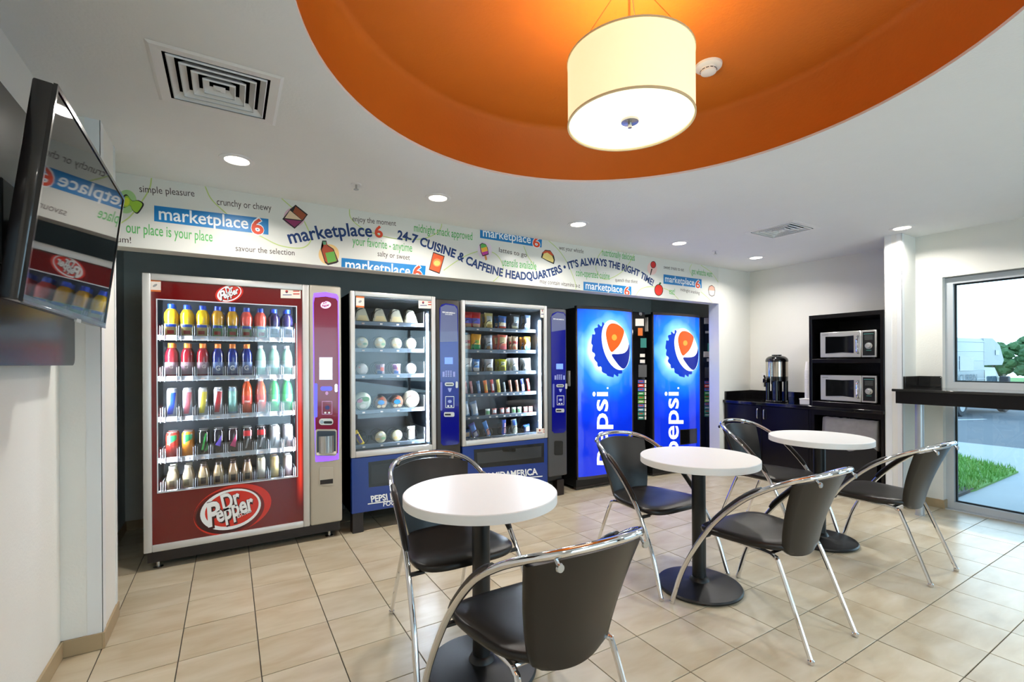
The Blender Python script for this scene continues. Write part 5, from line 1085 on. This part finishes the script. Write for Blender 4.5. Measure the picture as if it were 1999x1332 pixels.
t4 = cola('cola_machine', 'backlit blue cola machine nearer the snack machine', 3.02, 3.805, 4.005, (1201.9, 674, 1.0), (1186, 908, 1186, 765, 31), dict(u=1245.5, w=16, v=(742, 821), lock=(1249.5, 613), plates=((1240.5, 622.5, 1257, 636.5, 'w'), (1245.5, 640.5, 1254.5, 655.5, 'o'), (1250.5, 660.5, 1262, 679, 'b'), (1249.5, 691, 1259, 697.5, 'w'), (1249.5, 702.5, 1259, 709, 'w'), (1246.5, 712.5, 1262.5, 736.5, 'g'))), None)
t5 = cola('cola_machine', 'backlit blue cola machine at the far end of the row', 4.125, 4.945, 5.15, (1340, 683, .86), (1324, 888, 1324, 765, 28), dict(u=1375.5, w=14, v=(744, 815), lock=None, plates=((1374.5, 621, 1389.5, 632.5, 'w'), (1377, 646.5, 1385.5, 651, 'w'), (1381.5, 670.5, 1391, 686, 'b'), (1373.5, 686.5, 1388, 697.5, 'w'), (1380, 700, 1384, 706, 'w'), (1376, 717.5, 1390.5, 738, 'g'))), [(1327, 839), (1360.5, 836.5), (1360.5, 865), (1327, 869)], 1.875)
obj('handle', bx(3.012, 3.02, 3.86, 3.90, 1.06, 1.22, bev=.003), SILVER, t4); obj('sticker', bx(4.118, 4.125, 3.83, 3.87, 1.66, 1.82), STICK, t5, smooth=False)
# ================================================================== outside the window
CONC = mat('concrete', (126, 131, 134), .85, var=.08, vscale=3, bump=.2, bscale=60); ASPH = mat('asphalt', (60, 66, 74), .9, var=.12, vscale=1.5, bump=.3, bscale=50); PAINT = mat('road_paint', (170, 175, 178), .8); LAWN = mat('lawn_green', (76, 116, 46), .9, var=.3, vscale=2); SOIL = mat('mulch', (60, 54, 52), .95, var=.4, vscale=20)
struct('sidewalk', bx(5.75, 10.4, -14, 30, -.3, -.05), CONC, 'pale concrete sidewalk outside the window', 'sidewalk')
def slope(bm, x0, z0, x1, z1, y0, y1, th=.2):
    v = [bm.verts.new(p) for p in ((x0, y0, z0), (x1, y0, z1), (x1, y1, z1), (x0, y1, z0), (x0, y0, z0-th), (x1, y0, z1-th), (x1, y1, z1-th), (x0, y1, z0-th))]
    for f in ((0, 1, 2, 3), (7, 6, 5, 4), (0, 4, 5, 1), (1, 5, 6, 2), (2, 6, 7, 3), (3, 7, 4, 0)): bm.faces.new([v[i] for i in f])
    return bm
bm = slope(B(), 10.4, -.13, 26, -1.0, -40, 60); slope(bm, 26, -1.0, 44, -1.0, -40, 60); struct('parking_lot', bm, ASPH, 'grey asphalt parking lot beyond the sidewalk', 'parking lot')
lot = bpy.data.objects['parking_lot']
def lotz(x): return -.13-.87*min(1, (x-10.4)/15.6)
for yy in (3.2, 6.0, 8.8, 11.6):
    obj('parking_line', slope(B(), 18.5, lotz(18.5)+.008, 24.5, lotz(24.5)+.008, yy, yy+.1, .005), PAINT, lot, smooth=False)
bm = slope(B(), 44, -.95, 90, -1.0, -80, 140); struct('far_field', bm, LAWN, 'strip of far green grass behind the parking lot', 'field')
# lawn patch with blades
pp = [(6.15, 1.75), (6.62, 1.71), (8.12, 1.72), (9.0, 2.75), (8.2, 4.6), (6.15, 4.6)]
lw = struct('lawn', prism(B(), [(x, y, -.03) for x, y in pp], (0, 0, -.05)), LAWN, 'small green lawn corner between the sidewalks outside', 'lawn')
def inside(x, y):
    c = False
    for (x0, y0), (x1, y1) in zip(pp, pp[1:]+pp[:1]):
        if (y0 > y) != (y1 > y) and x < (x1-x0)*(y-y0)/(y1-y0)+x0: c = not c
    return c
BL = mat('grass_blade', (98, 146, 58), .7, var=.35, vscale=5); bm = B(); n = 0
while n < 9000:
    x, y = random.uniform(6.1, 9.0), random.uniform(1.7, 4.6)
    if not inside(x, y): continue
    n += 1; a = random.uniform(0, 2*PI); h = random.uniform(.04, .09); d = Vector((math.cos(a), math.sin(a), 0)); o = Vector((x, y, -.03)); ln = Vector((random.uniform(-.03, .03), random.uniform(-.03, .03), h))
    bm.faces.new([bm.verts.new(o-d*.006), bm.verts.new(o+d*.006), bm.verts.new(o+ln)])
o = obj('grass', bm, BL, lw, smooth=False, recalc=False); o['kind'] = 'stuff'
tag(obj('mulch_bed', bx(5.76, 6.6, 1.72, 1.98, -.06, -.02), SOIL, smooth=False), 'dark mulch strip at the building foot outside the window', 'mulch', kind='structure')
tag(obj('edging_stone', bx(6.08, 6.72, 1.93, 2.03, -.05, .035, bev=.008), mat('edging', (170, 165, 150), .9, bump=.4)), 'pale edging stone between mulch bed and lawn outside', 'stone')
# trees beyond the lot
LEAF = [mat('leaf_%d' % k, c, .8, var=.35, vscale=1.2) for k, c in enumerate(((48, 80, 46), (58, 90, 52), (42, 72, 44)))]; BARK = mat('bark', (120, 110, 100), .9)
nm = ['squat', 'tall rounded', 'broad', 'pale green', 'dense dark', 'leaning', 'wide spreading', 'bushy', 'narrow', 'low']
TREES = [(62+.4*(k % 2), 7.0+k*1.75, 3.9+.5*((k*7) % 5)/4, 1.05) for k in range(10)]+[(69+.8*(k % 2), 7.2+k*2.3, 4.4+.6*((k*5) % 4)/3, 1.35) for k in range(10)]
for k, (x, y, H, R_) in enumerate(TREES):
    t = thing('tree', f'{nm[k % 10]} green tree, {ORD[k % 10]} from the right in {"front" if k < 10 else "back"} row beyond parking lot', 'tree', (x, y, -1), 'trees beyond the parking lot')
    bm = B(); rnd = random.Random(k)
    for q in range(20):
        c = Vector((x+rnd.uniform(-.6, .6)*R_, y+rnd.uniform(-.65, .65)*R_, -1+H*rnd.uniform(.24, .86))); r_ = rnd.uniform(.5, .85)*R_*.55
        g = bmesh.ops.create_icosphere(bm, subdivisions=3, radius=r_)
        for v in g['verts']: v.co = c+v.co*(1+.22*math.sin(v.co.x*9+q)*math.sin(v.co.y*8+q*2)*math.sin(v.co.z*10)+rnd.uniform(-.1, .1))
    obj('foliage', bm, LEAF[k % 3], t, ang=20)
    obj('trunk', tube(B(), [(x, y, -1), (x+.1, y+.05, -1+H*.6)], .12, 8), BARK, t)
# pickup truck with a camper on its back
TRW = mat('camper_white', (146, 152, 156), .4, var=.03); TRB = mat('truck_white', (118, 126, 132), .25, coat=.4); TYRE = mat('tyre', (34, 38, 44), .8); HUB = mat('wheel_rim', (190, 195, 200), .3, .7); TG = mat('truck_glass', (70, 92, 104), .08, coat=.4); TDK = mat('truck_trim', (40, 46, 54), .5)
rx, ry = 25.6, 8.0
tz = lotz(rx)
t = thing('camper_truck', 'white pickup truck carrying a camper, parked outside the window', 'truck', (0, 0, 0))
# local: x forward, y left, z up; origin between rear wheels
bm = B(); box(bm, -1.4, 1.75, -1.0, 1.0, .78, 3.02, bev=.12, seg=2); obj('camper_body', bm, TRW, t)
bm = B(); prism(bm, [(1.6, -1.0, 1.95), (3.15, -1.0, 1.95), (3.3, -1.0, 2.15), (2.95, -1.0, 2.75), (2.35, -1.0, 3.02), (1.6, -1.0, 3.02)], (0, 2.0, 0)); obj('camper_overhang', bm, TRW, t, smooth=False)
for k in range(6): obj('camper_rib', bx(-1.35, 1.74, -1.012, -.99, 1.05+k*.36, 1.07+k*.36), mat('rib_grey', (170, 178, 184), .5), t, smooth=False)
obj('camper_window', bx(-.3, .75, -1.02, -.99, 1.75, 2.3), TG, t, smooth=False); obj('camper_window', bx(2.55, 2.85, -1.02, -.99, 2.35, 2.55), TG, t, smooth=False)
letters('lettering', 'ACURBIN', [(-.6, 1.35), (1.0, 1.35)], .26, mat('camper_print', (74, 92, 106), .5), t, lambda a, b: Vector((a, -1.022, b)))
bm = B(); prism(bm, [(1.75, -.9, .55), (3.4, -.9, .55), (3.4, -.9, 1.2), (2.85, -.88, 1.85), (1.75, -.88, 1.88)], (0, 1.8, 0)); obj('cab', bm, TRB, t, smooth=False)
bm = B(); prism(bm, [(1.95, -.905, 1.2), (3.15, -.905, 1.2), (2.75, -.89, 1.75), (1.95, -.89, 1.75)], (0, -.006, 0)); obj('side_window', bm, TG, t, smooth=False)
bm = B(); box(bm, 3.4, 4.5, -.9, .9, .55, 1.22, bev=.08, seg=2); box(bm, -1.35, 1.75, -.92, .92, .5, .85); obj('body', bm, TRB, t)
obj('bumper', bx(4.45, 4.6, -.92, .92, .5, .75, bev=.03), TDK, t); obj('mirror', bx(3.0, 3.15, -1.25, -.95, 1.15, 1.5, bev=.03), TDK, t); obj('mirror', bx(3.0, 3.15, .95, 1.25, 1.15, 1.5, bev=.03), TDK, t)
for wx in (0, 3.65):
    for s in (-1, 1):
        bm = B(); lathe(bm, [(.2, -.12), (.36, -.12), (.4, -.08), (.4, .08), (.36, .12), (.2, .12)], (wx, s*.85, .4), 28, axis='y'); w_ = obj('wheel', bm, TYRE, t)
        bm = B(); lathe(bm, [(0, -.125), (.2, -.125), (.21, -.1), (.21, .1), (.2, .125), (0, .125)], (wx, s*.85, .4), 20, axis='y', close=False); obj('wheel_rim', bm, HUB, w_)
hd = math.radians(-6)
t.location = (rx, ry, tz); t.rotation_euler = (0, 0, hd); t.scale = (1.07, 1.07, 1.07)
